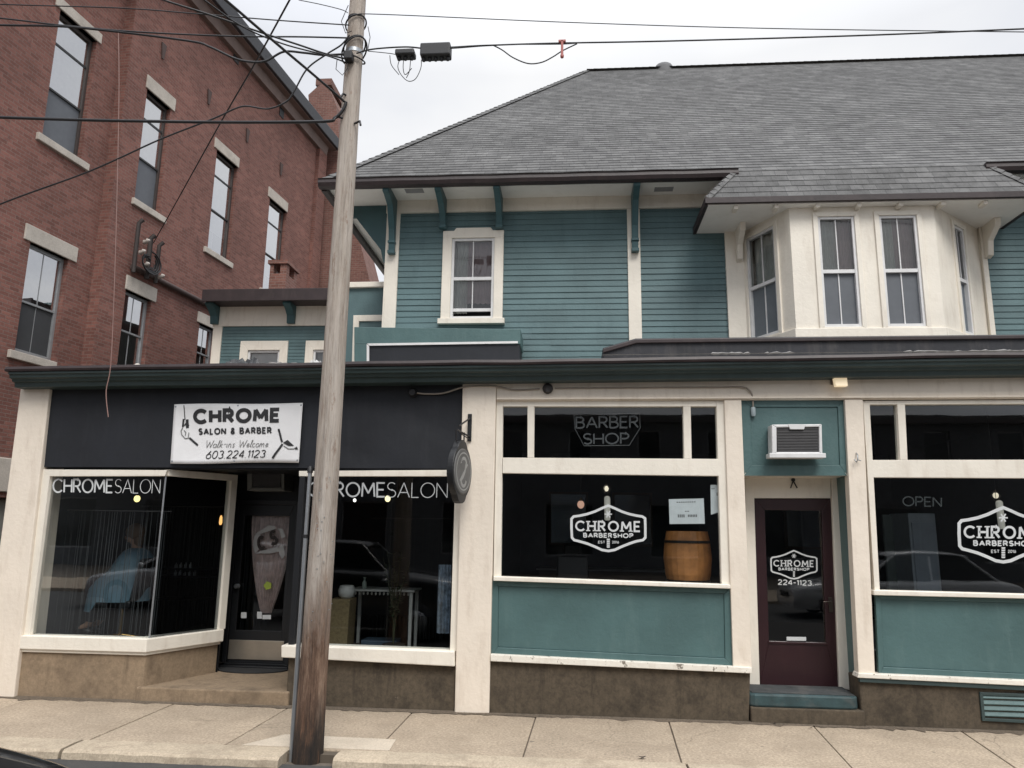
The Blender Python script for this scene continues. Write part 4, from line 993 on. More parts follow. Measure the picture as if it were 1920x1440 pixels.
m.prism([(x, yy, 5.36), (x, yy, ZS-.003), (x-.62, yy, ZS-.003), (x-.62, yy, 6.07), (x-.5, yy, 6.04), (x-.10, yy, 5.53), (x-.06, yy, 5.36)], (0, .08, 0)); m.prism([(x-.02, yy+.02, 6.01), (x-.6, yy+.02, 6.01), (x-.6, yy+.02, 6.07), (x-.02, yy+.02, 6.07)], (0, .05, 0)); m.build('bracket', TEALB, HOUSE, .006)
# white side wing between the house and the annex
m = MB(); yS = 4.0
a = Q(yS, (640, 540), (726, 538), (728, 700), (640, 700)); m.prism(a, (0, 3, 0)); WNG = m.build('side_wing', TEALS, HOUSE)
m = MB(); m.prism(Q(yS-.06, (636, 529), (728, 527.5), (728, 537), (636, 539)), (0, 3.1, 0)); m.build('wing_coping', CREAM2, WNG, .006)
m = MB(); o = Q(yS-.03, (662.5, 591), (726, 590), (727, 700), (659, 700)); inn = Q(yS-.03, (673, 602), (726, 601), (727, 700), (671, 700))
m.prism([o[0], o[1], inn[1], inn[0]], (0, .05, 0)); m.prism([o[0], inn[0], inn[3], o[3]], (0, .05, 0)); m.build('wing_casing', CREAM2, WNG, .004)

# ------------------------------------------------------------------ rear annex
YX = 8.5
ANX = thing('rear_annex', (-4, YX, 0), 'low teal annex with brown flat eave and cream frieze behind the salon roof', 'annex')
xa0, xa1 = P(399, 640, YX).x, P(660, 640, YX).x
zf0, zf1 = P(500, 612, YX).z, P(500, 566, YX).z
wz1 = P(500, 640, YX).z; aw = [P(452, 650, YX).x, P(541, 650, YX).x, P(574, 650, YX).x, P(663, 650, YX).x]
m = MB(); holes = [(aw[0]+.18, aw[1]-.18, 3.6, wz1-.22), (aw[2]+.18, aw[3]-.18, 3.6, wz1-.22)]
siding(m, xa0+.2, xa1+2, 3.0, zf0, YX, .08, holes); m.build('siding', TEALS, ANX)
m = MB(); wall_holes(m, (0, YX+.012, 0), (1, 0, 0), (0, -1, 0), xa0+.1, xa1+2, 0, zf1+.2, holes, .03)
m.prism([(xa0+.02, YX+.02, 0), (xa0+.02, YX+6, 0), (xa0+.02, YX+6, zf1+.2), (xa0+.02, YX+.02, zf1+.2)], (.08, 0, 0)); m.build('wall', TEALS, ANX)
m = MB(); m.box(xa0, xa0+.22, YX-.04, YX+.02, 0, zf0); m.build('corner_board', CREAM2, ANX, .005)
m = MB(); m.box(xa0-.02, xa1+2, YX-.05, YX+.02, zf0, zf1+.12); m.build('frieze_board', CREAM2, ANX, .005)
ze0, ze1 = P(480, 565, YX-.55).z, P(480, 544, YX-.55).z
m = MB(); xe = P(383, 552, YX-.55).x; m.box(xe, xa1+2, YX-.55, YX+6.5, ze0+.03, ze1); m.box(xe-.03, xa1+2, YX-.60, YX-.55, ze0, ze1+.02); m.build('roof', BROWN, ANX, .01)
for px in (407, 549.5):
    x = P(px, 590, YX).x; m = MB(); m.prism([(x-.09, YX-.05, zf0+.04), (x-.09, YX-.13, zf0+.04), (x-.09, YX-.16, zf0+.22), (x-.09, YX-.30, ze0-.10), (x-.09, YX-.46, ze0-.03), (x-.09, YX-.46, ze0+.025), (x-.09, YX-.05, ze0+.025)], (.18, 0, 0)); m.build('bracket', TEALB, ANX, .008)
for k in (0, 2):
    x0, x1 = aw[k], aw[k+1]; c = .19
    wn = window_unit(ANX, (x0+c, YX-.01, 3.6), (1, 0, 0), x1-x0-2*c, wz1-.22-3.6, (0, -1, 0), fw=.05, rail=.45, blind=.93 if k == 0 else None, curt=[] if k == 0 else [(0, 1, 0, 1, CURTG)], label='window with a pale shade' if k == 0 else None)
    m = MB(); m.ring([(x0, YX-.05, 3.5), (x1, YX-.05, 3.5), (x1, YX-.05, wz1), (x0, YX-.05, wz1)], [(x0+c, YX-.05, 3.6), (x1-c, YX-.05, 3.6), (x1-c, YX-.05, wz1-.22), (x0+c, YX-.05, wz1-.22)], (0, .07, 0)); m.build('casing', CREAM2, wn, .006)
# small brick chimney on the annex roof with a capped top
cy = YX+1.6; ch = [P(505, 520, cy).x, P(536, 520, cy).x]; zt_ = P(520, 491, cy).z
m = MB(); dpt = .75
m.box(ch[0], ch[1], cy, cy+dpt, ze1, zt_-.32); CHM = m.build('chimney', BRICK2, ANX)
m = MB(); xw = ch[1]-ch[0]
for a, b in ((0, .22), (.62, 1)):
    m.box(ch[0]+xw*a, ch[0]+xw*b, cy, cy+.2, zt_-.32, zt_-.06); m.box(ch[0]+xw*a, ch[0]+xw*b, cy+dpt-.2, cy+dpt, zt_-.32, zt_-.06)
m.box(ch[0]-.05, ch[1]+.05, cy-.05, cy+dpt+.05, zt_-.06, zt_+.04); m.build('chimney_cap', BRICK2, CHM)

# ------------------------------------------------------------------ brick building, running back on the left
DB = rot((1225-960)/FPX, -(990-720)/FPX, 1); DB.z = 0; DB.normalize()
NB = V((DB.y, -DB.x, 0))                       # outward, towards the alley
OFF = 12.0; OB = V((0, -DC, 0))-NB*OFF
BB = thing('brick_building', OB+DB*18-V((4, 0, 0)), 'tall red brick building with stone lintels running back on the left', 'building')
STEP = .27
def sz(px, py, off=0):
    h_ = hit(px, py, OB+NB*off, NB); return (h_-OB).dot(DB), h_.z
def bp(s, z, off=0): return OB+DB*s+NB*off+UP*z
def avg(*a): return sum(a)/len(a)
wins = []     # (plane offset, opening px corners TL TR BR BL, lintel corners, sill corners or None, spec)
wins.append((-STEP, [(110, 18), (182, 75), (152, 303), (83, 253)], [(104, -8), (193, 60), (191, 78), (110, 10)], [(72, 255), (167, 318)], dict(rail=.40, transom=.76, blind=.60, fmat=BRNF, sash2=DARKF, lower=SCREEN)))
wins.append((0, [(274, 165), (320, 204), (299, 400), (254, 376)], [(278.5, 139), (331, 188), (328, 203), (275, 160)], [(251, 374), (312, 413)], dict(rail=.40, transom=.76, blind=.60, fmat=BRNF, sash2=DARKF, lower=SCREEN)))
wins.append((0, [(407, 281), (445, 313), (431, 490), (389, 467)], [(405, 257), (450, 298), (448, 314), (403, 274)], [(385, 468), (437, 501)], dict(rail=.42, transom=.77, blind=.78, fmat=BRNF, sash2=DARKF, curt=[(0, .5, 0, .5, CURTW)])))
wins.append((0, [(506, 371), (537, 398), (526, 560), (492, 545)], [(505, 350.5), (541, 380), (539.5, 394), (503.6, 367)], [(489, 545), (530, 570)], dict(rail=.42, transom=.77, blind=.80, fmat=BRNF, sash2=DARKF, curt=[(0, .5, 0, .5, CURTW)])))
wins.append((-STEP, [(55.5, 453), (130, 487), (101, 681), (29.5, 655)], [(51, 417), (147, 466), (144.5, 488.6), (47, 440)], [(18, 666), (106, 690)], dict(rail=.47, mv=(1, 1), blind=.53, fmat=GREYF, bmat=BLIND, lower=SCREEND)))
wins.append((0, [(236, 541), (283, 565), (270, 705), (219, 690)], [(238.5, 516), (295, 540.6), (294, 562), (237, 537)], None, dict(rail=.50, mv=(1, 1), blind=.96, fmat=GREYF, bmat=BLIND)))
wins.append((0, [(372, 605), (403, 618), (398, 720), (366, 712)], [(373, 582), (408, 601), (407, 615), (371, 600)], None, dict(rail=.50, mv=(1, 1), fmat=GREYF, curt=[(0, 1, 0, 1, CURTG)])))
zE = sz(605, 247, .45)[1]; sS = sz(213, 350)[0]; sEnd = sz(592, 400)[0]
HL, HR = [], []
opens = []
for off, op, li, si, spc in wins:
    c = [sz(p[0], p[1], off) for p in op]
    o = [avg(c[0][0], c[3][0]), avg(c[1][0], c[2][0]), avg(c[2][1], c[3][1]), avg(c[0][1], c[1][1])]
    opens.append(o); (HL if off < 0 else HR).append(tuple(o))
m = MB()
wall_holes(m, OB-NB*STEP, DB, NB, 3, sS, 3.05, zE, HL, .28)
wall_holes(m, OB, DB, NB, sS, sEnd+.35, -.05, zE, HR, .28)
m.face([bp(sS, 0), bp(sS, zE), bp(sS, zE, -STEP), bp(sS, 0, -STEP)])
m.face([bp(sEnd+.35, -.05), bp(sEnd+.35, zE), bp(sEnd+.35, zE, -12), bp(sEnd+.35, -.05, -12)]); m.face([bp(3, -.05, -STEP), bp(3, zE, -STEP), bp(3, zE, -12), bp(3, -.05, -12)])
m.face([bp(sEnd-.28, -.05, .13), bp(sEnd-.28, zE, .13), bp(sEnd+.35, zE, .13), bp(sEnd+.35, -.05, .13)]); m.face([bp(sEnd-.28, -.05, .13), bp(sEnd-.28, zE, .13), bp(sEnd-.28, zE, 0), bp(sEnd-.28, -.05, 0)])
m.face([bp(sEnd+.35, -.05, .13), bp(sEnd+.35, zE, .13), bp(sEnd+.35, zE, 0), bp(sEnd+.35, -.05, 0)])
# ground storey of the left part sits behind a stone band
wall_holes(m, OB-NB*STEP, DB, NB, 3, sS, -.05, 2.4, [(sz(-120, 900, -STEP)[0], sz(34, 900, -STEP)[0], 0, 2.3)], .2)
m.build('wall', BRICK, BB, recalc=False)
zl0, zl1 = sz(12, 818, -STEP)[1], sz(12, 783, -STEP)[1]
m = MB(); m.prism([bp(3, 2.4, -STEP+.05), bp(sS-.02, 2.4, -STEP+.05), bp(sS-.02, 3.05, -STEP+.05), bp(3, 3.05, -STEP+.05)], -NB*.3); m.build('stone_band', STONE, BB, .02)
sd0, sd1 = sz(-120, 900, -STEP)[0], sz(34, 900, -STEP)[0]
m = MB(); 
for k in range(3): m.prism([bp(sd0, .05+k*.74, -STEP-.16), bp(sd1, .05+k*.74, -STEP-.16), bp(sd1, .775+k*.74, -STEP-.16), bp(sd0, .775+k*.74, -STEP-.16)], -NB*.04)
m.prism([bp(sd0, 0, -STEP-.22), bp(sd1+.1, 0, -STEP-.22), bp(sd1+.1, 2.5, -STEP-.22), bp(sd0, 2.5, -STEP-.22)], -NB*.02); m.build('garage_door', paint('grey_green_door', (.20, .205, .185), .6, .1, 3), BB, .01)
k = 0
for (off, op, li, si, spc), o in zip(wins, opens):
    W0 = bp(o[0], o[2], off-.11)
    fr = window_unit(BB, W0, DB, o[1]-o[0], o[3]-o[2], NB, gmat=GLASSB, fw=.07, depth=.09, inner=.45, **spc)
    c = [sz(p[0], p[1], off+.03) for p in li]
    l0, l1, b0, b1 = avg(c[0][0], c[3][0]), avg(c[1][0], c[2][0]), o[3], avg(c[0][1], c[1][1])
    m = MB(); m.prism([bp(l0, b0, off+.035), bp(l1, b0, off+.035), bp(l1, b1, off+.035), bp(l0, b1, off+.035)], -NB*.2); m.build('lintel', STONE, fr, .012)
    if si:
        a0, a1 = sz(*si[0], off+.06)[0], sz(*si[1], off+.06)[0]
        m = MB(); m.prism([bp(a0, o[2]-.17, off+.07), bp(a1, o[2]-.17, off+.07), bp(a1, o[2]-.01, off+.07), bp(a0, o[2]-.01, off+.07)], -NB*.3); m.build('sill', STONE, fr, .012)
# eave: boxed gutter, soffit and moulding
m = MB(); m.prism([bp(2.5, zE, .50), bp(sEnd+.6, zE, .50), bp(sEnd+.6, zE+.38, .55), bp(2.5, zE+.38, .55)], -NB*.12); m.build('gutter', flat('dark_slate_gutter', (.035, .037, .043), .5), BB, .02)
m = MB(); m.prism([bp(2.5, zE-.02, .40), bp(sEnd+.6, zE-.02, .40), bp(sEnd+.6, zE+.1, .40), bp(2.5, zE+.1, .40)], -NB*.4); m.prism([bp(2.5, zE-.34, .14), bp(sEnd+.3, zE-.34, .14), bp(sEnd+.3, zE-.02, .20), bp(2.5, zE-.02, .20)], -NB*.2); m.build('eave_moulding', paint('taupe_eave', (.18, .13, .115), .7, .15), BB, .01)
m = MB(); m.face([bp(2.5, zE+.36, .5), bp(sEnd+.6, zE+.36, .5), bp(sEnd+.6, zE+3.2, -7), bp(2.5, zE+3.2, -7)]); m.face([bp(2.5, zE+.36, -14), bp(sEnd+.6, zE+.36, -14), bp(sEnd+.6, zE+3.2, -7), bp(2.5, zE+3.2, -7)]); m.build('roof', SHING, BB, recalc=False)
# wall anchors and small vents
for px, py, big in ((305, 96, 0), (443, 103, 1), (391, 182, 0), (528, 207, 1), (463, 254, 0), (526, 317, 0)):
    s, z = sz(px, py); m = MB()
    if big:
        m.prism([bp(s-.14, z-.25, .02), bp(s+.14, z-.25, .02), bp(s+.14, z+.22, .02), bp(s-.14, z+.22, .02)], -NB*.02); m.build('wall_vent', BLACK, BB)
    else:
        m.prism([bp(s-.03, z-.22, .04), bp(s+.03, z-.22, .04), bp(s+.07, z+.05, .04), bp(s+.09, z+.2, .04), bp(s-.09, z+.2, .04), bp(s-.07, z+.05, .04)], -NB*.03); m.build('wall_anchor', flat('rusty_iron', (.07, .045, .04), .8), BB)
# string course / pipe running along the wall under the second storey
m = MB(); a, b = sz(243, 497), sz(405, 584); zz = (a[1]+b[1])/2; m.tube([bp(a[0], zz, .08), bp(b[0]+1.5, zz, .08)], .07, 8); m.build('wall_pipe', flat('dark_iron_pipe', (.075, .05, .045), .7), BB)
# large chimney at the back corner (stack with battered side)
sc_, zc_ = sEnd+.6, 0
Yc = bp(sEnd+.8, 0, .3)
cp = [hit(px, py, Yc, V((0, 1, 0))) for px, py in ((578, 178), (600, 158), (616, 162), (630, 196), (634, 240), (668, 426), (694, 530), (706, 720), (590, 720), (592, 250), (580, 205))]
m = MB(); m.prism(cp, (0, 2.0, 0)); CH2 = m.build('chimney', BRICK2, BB)
m = MB(); a_, b_ = hit(590, 157, Yc, V((0, 1, 0))), hit(619, 166, Yc, V((0, 1, 0))); m.box(a_.x, b_.x, Yc.y+.1, Yc.y+1.8, a_.z, a_.z+.28); m.build('chimney_pot', BRICK2, CH2)

# ------------------------------------------------------------------ utility pole
YP = PZ(577, 1432, -.06).y+.115; XP = PZ(577, 1430, -.06).x
def pz(py, px=665): return P(px, py, YP).z
UPOLE = thing('utility_pole', (XP, YP, -.08), 'weathered grey wooden utility pole with a blackened base at the curb', 'utility pole')
m = MB(); rows = []; rr = random.Random(2); n = 28
lump = [rr.uniform(-.004, .004) for _ in range(n)]
for i in range(60):
    z = -.12+9.6*i/59; r = .117-.0057*z+(.012*max(0, .5-z)); cx = XP-.034*(1-z/6)+.004*math.sin(z*.9); cyy = YP+.003*math.cos(z*1.3)
    rows.append([(cx+(r+lump[k]+rr.uniform(-.0012, .0012))*math.cos(2*math.pi*k/n), cyy+(r+lump[k]+rr.uniform(-.0012, .0012))*math.sin(2*math.pi*k/n), z) for k in range(n)])
m.grid(rows, 0, True, True); m.face(rows[-1]); m.build('pole_shaft', POLE, UPOLE)
cx0 = P(546, 1420, YP-.02); cx1 = P(580, 880, YP-.02)
m = MB(); zc = cx1.z; m.tube([(cx0.x, YP-.02, -.1), (cx0.x, YP-.02, 1.75)], .020, 10); m.tube([(cx0.x, YP-.02, 1.75), (cx0.x+.002, YP-.02, zc)], .018, 10); m.build('conduit', STEEL, UPOLE)
m = MB(); m.lathe([(.024, 0), (.024, .03)], (cx0.x, YP-.02, 1.74), 10); m.build('conduit_coupling', BLACKG, UPOLE); m = MB(); m.lathe([(.026, 0), (.022, .05), (.008, .06)], (cx0.x+.002, YP-.02, zc-.03), 10); m.build('conduit_coupling', BLACKG, UPOLE)
for zz, rw in ((pz(100), .04), (pz(37), .02)):
    m = MB(); r = .117-.0057*zz+.006; m.lathe([(r, 0), (r, rw)], (XP, YP, zz-rw/2), 24); m.build('steel_band', STEEL if rw > .03 else BLACKG, UPOLE)
m = MB(); zz = pz(120); m.box(XP-.05, XP+.03, YP-.17, YP-.08, zz-.05, zz+.04); m.build('cable_clamp', BLACKG, UPOLE, .01)
for (px, py) in ((649, 190), (637, 232), (680, 241), (655, 3)):
    q = P(px, py, YP); m = MB(); m.tube([(XP+(q.x-XP)*.5, YP-.06, q.z+.02), (q.x, YP-.10, q.z+.02), (q.x+(.015 if px > 660 else -.02), YP-.12, q.z-.035)], .011, 6); m.build('cable_hook', BLACKG, UPOLE)
m = MB(); rr = random.Random(8)
for k in range(46):        # staples and nail heads
    a = rr.uniform(math.pi*1.1, math.pi*1.9); z = rr.uniform(.9, 2.3); r = .117-.0057*z+.003; m.box(XP+r*math.cos(a)-.004, XP+r*math.cos(a)+.004, YP+r*math.sin(a)-.003, YP+r*math.sin(a)+.003, z-.004, z+.004)
o = m.build('staples', STEEL, UPOLE); o['kind'] = 'stuff'
m = MB()
for (zz, rx, tilt) in ((pz(88), .105, .07), (pz(110), .11, -.05), (pz(46), .10, .05), (pz(96), .12, .1)):
    m.tube([(XP+rx*math.cos(t*.2618), YP+rx*math.sin(t*.2618), zz+tilt*math.cos(t*.2618+.6)) for t in range(0, 25)], .008, 6)
m.tube([P(653, 10, YP-.12), P(640, 40, YP-.13), P(648, 62, YP-.13), P(660, 58, YP-.14)], .004, 5); m.tube([P(690, 50, YP-.1), P(694, 70, YP-.1), P(690, 92, YP-.1)], .004, 5)
m.tube([P(632, 112, YP-.13), P(630, 130, YP-.13), P(642, 141, YP-.13), P(652, 128, YP-.13), P(648, 112, YP-.13)], .004, 5)
m.build('wrapped_cable', BLACKG, UPOLE)

# ------------------------------------------------------------------ overhead cables
def smooth(pts, k=8):
    pts = [V(p) for p in pts]; out = []
    for i in range(len(pts)-1):
        p0, p1, p2, p3 = pts[max(i-1, 0)], pts[i], pts[i+1], pts[min(i+2, len(pts)-1)]
        for j in range(k):
            t = j/k; out.append(.5*((2*p1)+(p2-p0)*t+(2*p0-5*p1+4*p2-p3)*t*t+(3*p1-p0-3*p2+p3)*t**3))
    return out+[pts[-1]]
def cable(pxs, r, label, Y0=None, Y1=None, mat=BLACKG, name='overhead_cable', cat='cable', group='overhead cables around the pole'):
    Y0 = YP-.1 if Y0 is None else Y0; Y1 = Y0 if Y1 is None else Y1
    ln = [0]
    for a, b in zip(pxs[:-1], pxs[1:]): ln.append(ln[-1]+math.hypot(a[0]-b[0], a[1]-b[1]))
    pts = []
    for (x, y), l in zip(pxs, ln):
        t = l/ln[-1]; inv = (1-t)/(Y0+DC)+t/(Y1+DC); pts.append(P(x, y, 1/inv-DC))
    off = lambda p: p[0] < -20 or p[0] > 1940 or p[1] < -20
    path = smooth(pts)
    if off(pxs[0]): path = [path[0]+(path[0]-path[1]).normalized()*9]+path
    if off(pxs[-1]): path = path+[path[-1]+(path[-1]-path[-2]).normalized()*9]
    m = MB(); m.tube(path, r, 6); o = m.build(name, mat); tag(o, label, cat, group); return o
cable([(-260, -3), (0, 8), (225, 15), (360, 25), (520, 38), (655, 47)], .006, 'thin upper cable crossing the top brick window to the pole')
cable([(-260, 8), (0, 34), (112, 47), (262, 60), (442, 68), (560, 69), (650, 71)], .008, 'cable running just under the thin upper one to the pole')
cable([(-260, 40), (0, 47), (105, 49), (206, 58), (356, 77), (394, 88), (439, 109), (470, 116), (499, 114), (532, 97), (570, 99), (607, 103), (655, 101)], .011, 'thick cable with a dip in front of the brick eave')
cable([(-260, 212), (0, 220), (160, 225), (400, 229), (600, 228), (628, 221), (643, 206), (649, 191)], .015, 'thickest black cable, running level below the others and hooking up to the pole')
cable([(-200, 470), (0, 383), (168, 321), (299, 262), (401, 222), (440, 204), (463, 199), (503, 204), (536, 191), (551, 172), (576, 129), (612, 102), (640, 84), (655, 66)], .008, 'wavy cable climbing from lower left across the brick wall to the pole')
mast = hit(287, 455, OB+NB*.25, NB)
cable([(590, -86), (543, 0), (474, 126), (412, 233), (310, 416), (288, 455)], .011, 'straight service drop slanting down to the mast on the brick wall', YP-.1, mast.y)
cable([(380, -36), (423, 0), (520, 83), (590, 142), (645, 190)], .012, 'thick cable slanting down along the brick roofline to a hook on the pole', -3.2, YP-.1)
cable([(240, -26), (307, 0), (394, 28), (487, 60), (560, 84), (611, 101), (656, 112)], .009, 'cable from upper left meeting the pole at the clamp', -2.6, YP-.1)
cable([(330, -40), (390, 5), (455, 50), (530, 82), (612, 104), (650, 118)], .007, 'thin cable beside the one meeting the pole clamp', -2.8, YP-.1)
cable([(560, 0), (600, 8), (640, 18), (652, 24)], .004, 'faint short wire above the pole hooks')
cable([(672, 26), (745, 28), (1095, 43), (1480, 54), (2100, 62)], .0045, 'thin upper wire running right from the pole', YP-.1, YP-.1)
cable([(668, 100), (700, 92), (760, 88), (800, 91), (850, 90), (920, 85), (1040, 81), (1250, 77), (1600, 67), (1920, 54), (2150, 44)], .0075, 'main cable running right from the pole over the grey roof')
cable([(845, 88), (925, 84), (1050, 83), (1090, 80)], .004, 'thin messenger wire beside the slack loop', YP-.12)
cable([(925, 85), (942, 94), (962, 108), (990, 119), (1015, 117), (1036, 107), (1055, 95), (1082, 82)], .006, 'slack cable loop hanging near the red marker')
cable([(222, 59), (223, 180), (218, 420), (212, 600), (207, 690), (199, 735), (203, 782)], .0045, 'thin reddish wire dangling down past the salon cornice', YP-.1, YP-.1, flat('pinkish_wire', (.24, .14, .12), .6), 'hanging_wire', 'wire', None)
def splice(x0, x1, y0, y1, label, ribs):
    a, b = P(x0, y0, YP-.1), P(x1, y1, YP-.1); t = thing('splice_box', (a.x, YP-.1, b.z), label, 'splice box', 'splice boxes on the main cable')
    m = MB(); m.box(a.x, b.x, YP-.16, YP-.04, b.z+.02, a.z); m.build('case', flat('black_plastic_case', (.02, .021, .024), .5), t, .012)
    m = MB()
    for k in range(ribs):
        x = a.x+(b.x-a.x)*(k+.5)/ribs; m.lathe([(.016, 0), (.02, .015), (.02, .035)], (x, YP-.10, b.z-.012), 8)
    m.build('port', BLACKG, t); return t
splice(790, 845, 87, 111, 'ribbed black splice box, the larger one on the main cable', 5)
splice(743, 778, 98, 110, 'small flat black splice box under the main cable', 3)
m = MB()
for pl in ([(690, 96), (730, 100), (745, 103)], [(750, 110), (746, 125), (752, 140), (765, 152), (779, 148), (789, 128), (790, 112)], [(757, 110), (756, 128), (760, 140), (772, 128)], [(770, 108), (768, 132), (762, 146)], [(731, 104), (734, 122), (748, 140)]):
    m.tube(smooth([P(x, y, YP-.1) for x, y in pl], 5), .004, 5)
tag(m.build('cable_loops', BLACKG), 'tangle of thin black loops hanging under the splice boxes', 'wire loops')
t = MB(); a = P(1054, 74, YP-.13); b = P(1054, 108, YP-.13)
t.box(a.x-.012, a.x+.012, YP-.15, YP-.12, b.z+.02, a.z-.02); t.box(a.x-.035, a.x+.035, YP-.15, YP-.12, a.z-.035, a.z-.012); t.lathe([(.006, 0), (.017, .008), (.017, .035), (.008, .045)], (a.x, YP-.135, b.z-.01), 8)
tag(t.build('cable_marker', flat('faded_red_plastic', (.36, .10, .085), .5), bevel=.004), 'small faded red T shaped marker clipped on the main cable', 'cable marker')
# service mast on the brick wall
mp = sz(268, 470); SM = thing('service_mast', bp(mp[0], mp[1]-1, .1), 'cluster of electrical service mast and insulators on the brick wall', 'service mast')
m = MB()
for ds, zt_, r in ((-.42, .62, .05), (.05, .42, .06), (.38, .36, .05)):
    m.tube([bp(mp[0]+ds, mp[1]-.7, .14), bp(mp[0]+ds, mp[1]+zt_-.1, .14), bp(mp[0]+ds+.04, mp[1]+zt_, .22)], r, 8)
m.build('mast', flat('dark_mast_iron', (.04, .032, .03), .7), SM)
for ds, dz in ((-.3, .1), (-.22, -.45), (.36, -.55), (-.4, -.2)):
    m = MB(); m.lathe([(.02, -.09), (.06, -.045), (.035, 0), (.06, .045), (.02, .09)], bp(mp[0]+ds, mp[1]+dz, .3), 10, 0, (NB+UP*.4)); m.build('insulator', flat('pale_porcelain', (.42, .38, .35), .4), SM)
m = MB()
for k in range(5):
    r = .18+.04*k; m.tube([bp(mp[0]-.05+r*math.cos(t*.5), mp[1]-.35+r*math.sin(t*.5)*.8, .2+.03*k) for t in range(2+k, 13+k)], .02, 5)
m.build('drip_loop', BLACKG, SM)

# ------------------------------------------------------------------ banner, hanging sign, air conditioners, wiring
ban = [P(328, 758.5, .03), P(568.5, 756, .03), P(561, 867.5, .03), P(320.5, 869.5, .03)]
BN = thing('banner', ban[3], 'white vinyl banner on the black signboard, lettered with shop name and phone number', 'banner')
def bq(u, v, d=0):
    p = (ban[3]*(1-u)+ban[2]*u)*(1-v)+(ban[0]*(1-u)+ban[1]*u)*v
    w = .013*math.sin(u*5.2+1)*(1-abs(2*v-1)**4)*(1-abs(2*u-1)**6)+.008*math.sin((u+v)*11)*max(0, u-.6)*4*(1-u)
    edge = .006*math.sin(u*math.pi*2.2)*(1 if v > .5 else -1)*abs(2*v-1)**3
    return V((p.x, p.y-.012+w-d, p.z+edge*.8))
def drape(m):
    for p in m.v:
        v = (p.z-ban[3].z)/(ban[0].z-ban[3].z); l = ban[3].x+(ban[0].x-ban[3].x)*v; r = ban[2].x+(ban[1].x-ban[2].x)*v; u = (p.x-l)/(r-l)
        p.y = bq(u, v).y-.0075+p.y*.35
m = MB(); m.grid([[bq(i/40, j/16) for i in range(41)] for j in range(17)])
sheet = m.build('sheet', BANN, BN, recalc=False); md = sheet.modifiers.new('thick', 'SOLIDIFY'); md.thickness = .003; md.offset = 0
def bz(x, y, d=.016): # 1920x960 crop of the banner
    px, py = 310+x/7.111, 745+y/7.111; p = P(px, py, .03); return V((p.x, .03-.012-d, p.z))
m = MB()
lettering(m, [bz(375, 155), bz(1555, 140), bz(1550, 340), bz(375, 360)], 'CHROME', .25, .38, step=.0003)
lettering(m, [bz(445, 412), bz(1435, 400), bz(1435, 490), bz(445, 503)], 'SALON & BARBER', .22, .42, step=.0003)
lettering(m, [bz(530, 572), bz(1415, 565), bz(1415, 668), bz(530, 676)], 'Walk-ins Welcome', .075, .10, .3, step=.0003, mi=1)
lettering(m, [bz(540, 712), bz(1365, 702), bz(1365, 805), bz(540, 825)], '603.224.1123', .11, .20, .25, step=.0003)
drape(m); m.build('lettering', [INK, INKG], BN, recalc=False)
m = MB(); U3 = UP; 
def bs(pts, w, mi=0, off=.001): stroke(m, [bz(*p) for p in pts], w, off=off, mi=mi)
bs([(258, 110), (262, 200), (268, 300)], .010); bs([(250, 290), (240, 395)], .022); bs([(296, 295), (300, 410)], .032); bs([(262, 380), (290, 330), (318, 380)], .014, 0, .0015)
bs([(240, 400), (215, 450), (225, 500), (270, 550), (310, 545), (318, 470)], .010, 1, .002); bs([(255, 440), (280, 470), (270, 510)], .010, 1, .0024)
bs([(325, 540), (375, 585), (438, 640)], .022, 0, .0028)
drape(m); m.build('scissors_drawing', [INK, INKG], BN, recalc=False); m = MB()
bs([(1522, 425), (1540, 490), (1556, 560), (1570, 600)], .022); bs([(1575, 625), (1530, 690), (1480, 755), (1440, 815)], .024, 0, .0015)
m.face([bz(1580, 610, .018), bz(1640, 570, .018), bz(1725, 648, .018), bz(1650, 650, .018)]); bs([(1590, 650), (1650, 690), (1720, 690), (1760, 665), (1775, 700)], .010, 1, .002); bs([(1740, 690), (1770, 680)], .022, 0, .0026)
drape(m); m.build('scissors_drawing', [INK, INKG], BN, recalc=False)
m = MB()
for u, v in ((.012, .96), (.988, .96), (.012, .04), (.988, .04), (.5, .03), (.5, .97)):
    p = bq(u, v); m.lathe([(.010, 0), (.010, .004)], p+V((0, -.001, 0)), 10, 0, V((0, -1, 0)))
m.build('grommets', STEEL, BN)
# round hanging sign
YH = -.36; hc = P(861.5, 884, YH)
HS = thing('hanging_sign', (hc.x, 0, hc.z), 'round dark grey blade sign hanging from a black bracket on the middle pilaster', 'hanging sign')
ang = math.radians(14); ax1 = V((-math.sin(ang), -math.cos(ang), 0)); axn = V((math.cos(ang), -math.sin(ang), 0))   # ax1 in the sign's plane, axn its face
R1 = .255
m = MB(); SIGNG = paint('weathered_grey_sign', (.115, .115, .112), .6, .25, 6, (.05, .05, .05), .4, .2, 25, False)
pts = []
for k in range(48):
    a = 2*math.pi*k/48; r = R1*(1+.0*math.cos(a)); zz = math.sin(a); r += .075*max(0, abs(zz)-.90)/.10
    pts.append(hc+ax1*(r*math.cos(a))+UP*(R1*1.08*math.sin(a)+(.05*max(0, (abs(zz)-.86)/.14)*(1 if zz > 0 else -1)))-axn*.035)
m.prism(pts, axn*.07); m.build('sign_disc', BLACK, HS, .006)
m = MB(); m.lathe([(R1*.92, 0), (R1*.90, .008), (R1*.86, .010)], hc+axn*.036, 40, 0, axn); m.build('sign_face', SIGNG, HS)
m = MB()
def hs(pts, w, off=.048, mi=0):
    q = [hc+ax1*(-a)+UP*b for a, b in pts]; stroke(m, q, w, axn, off, mi, UP, -ax1)
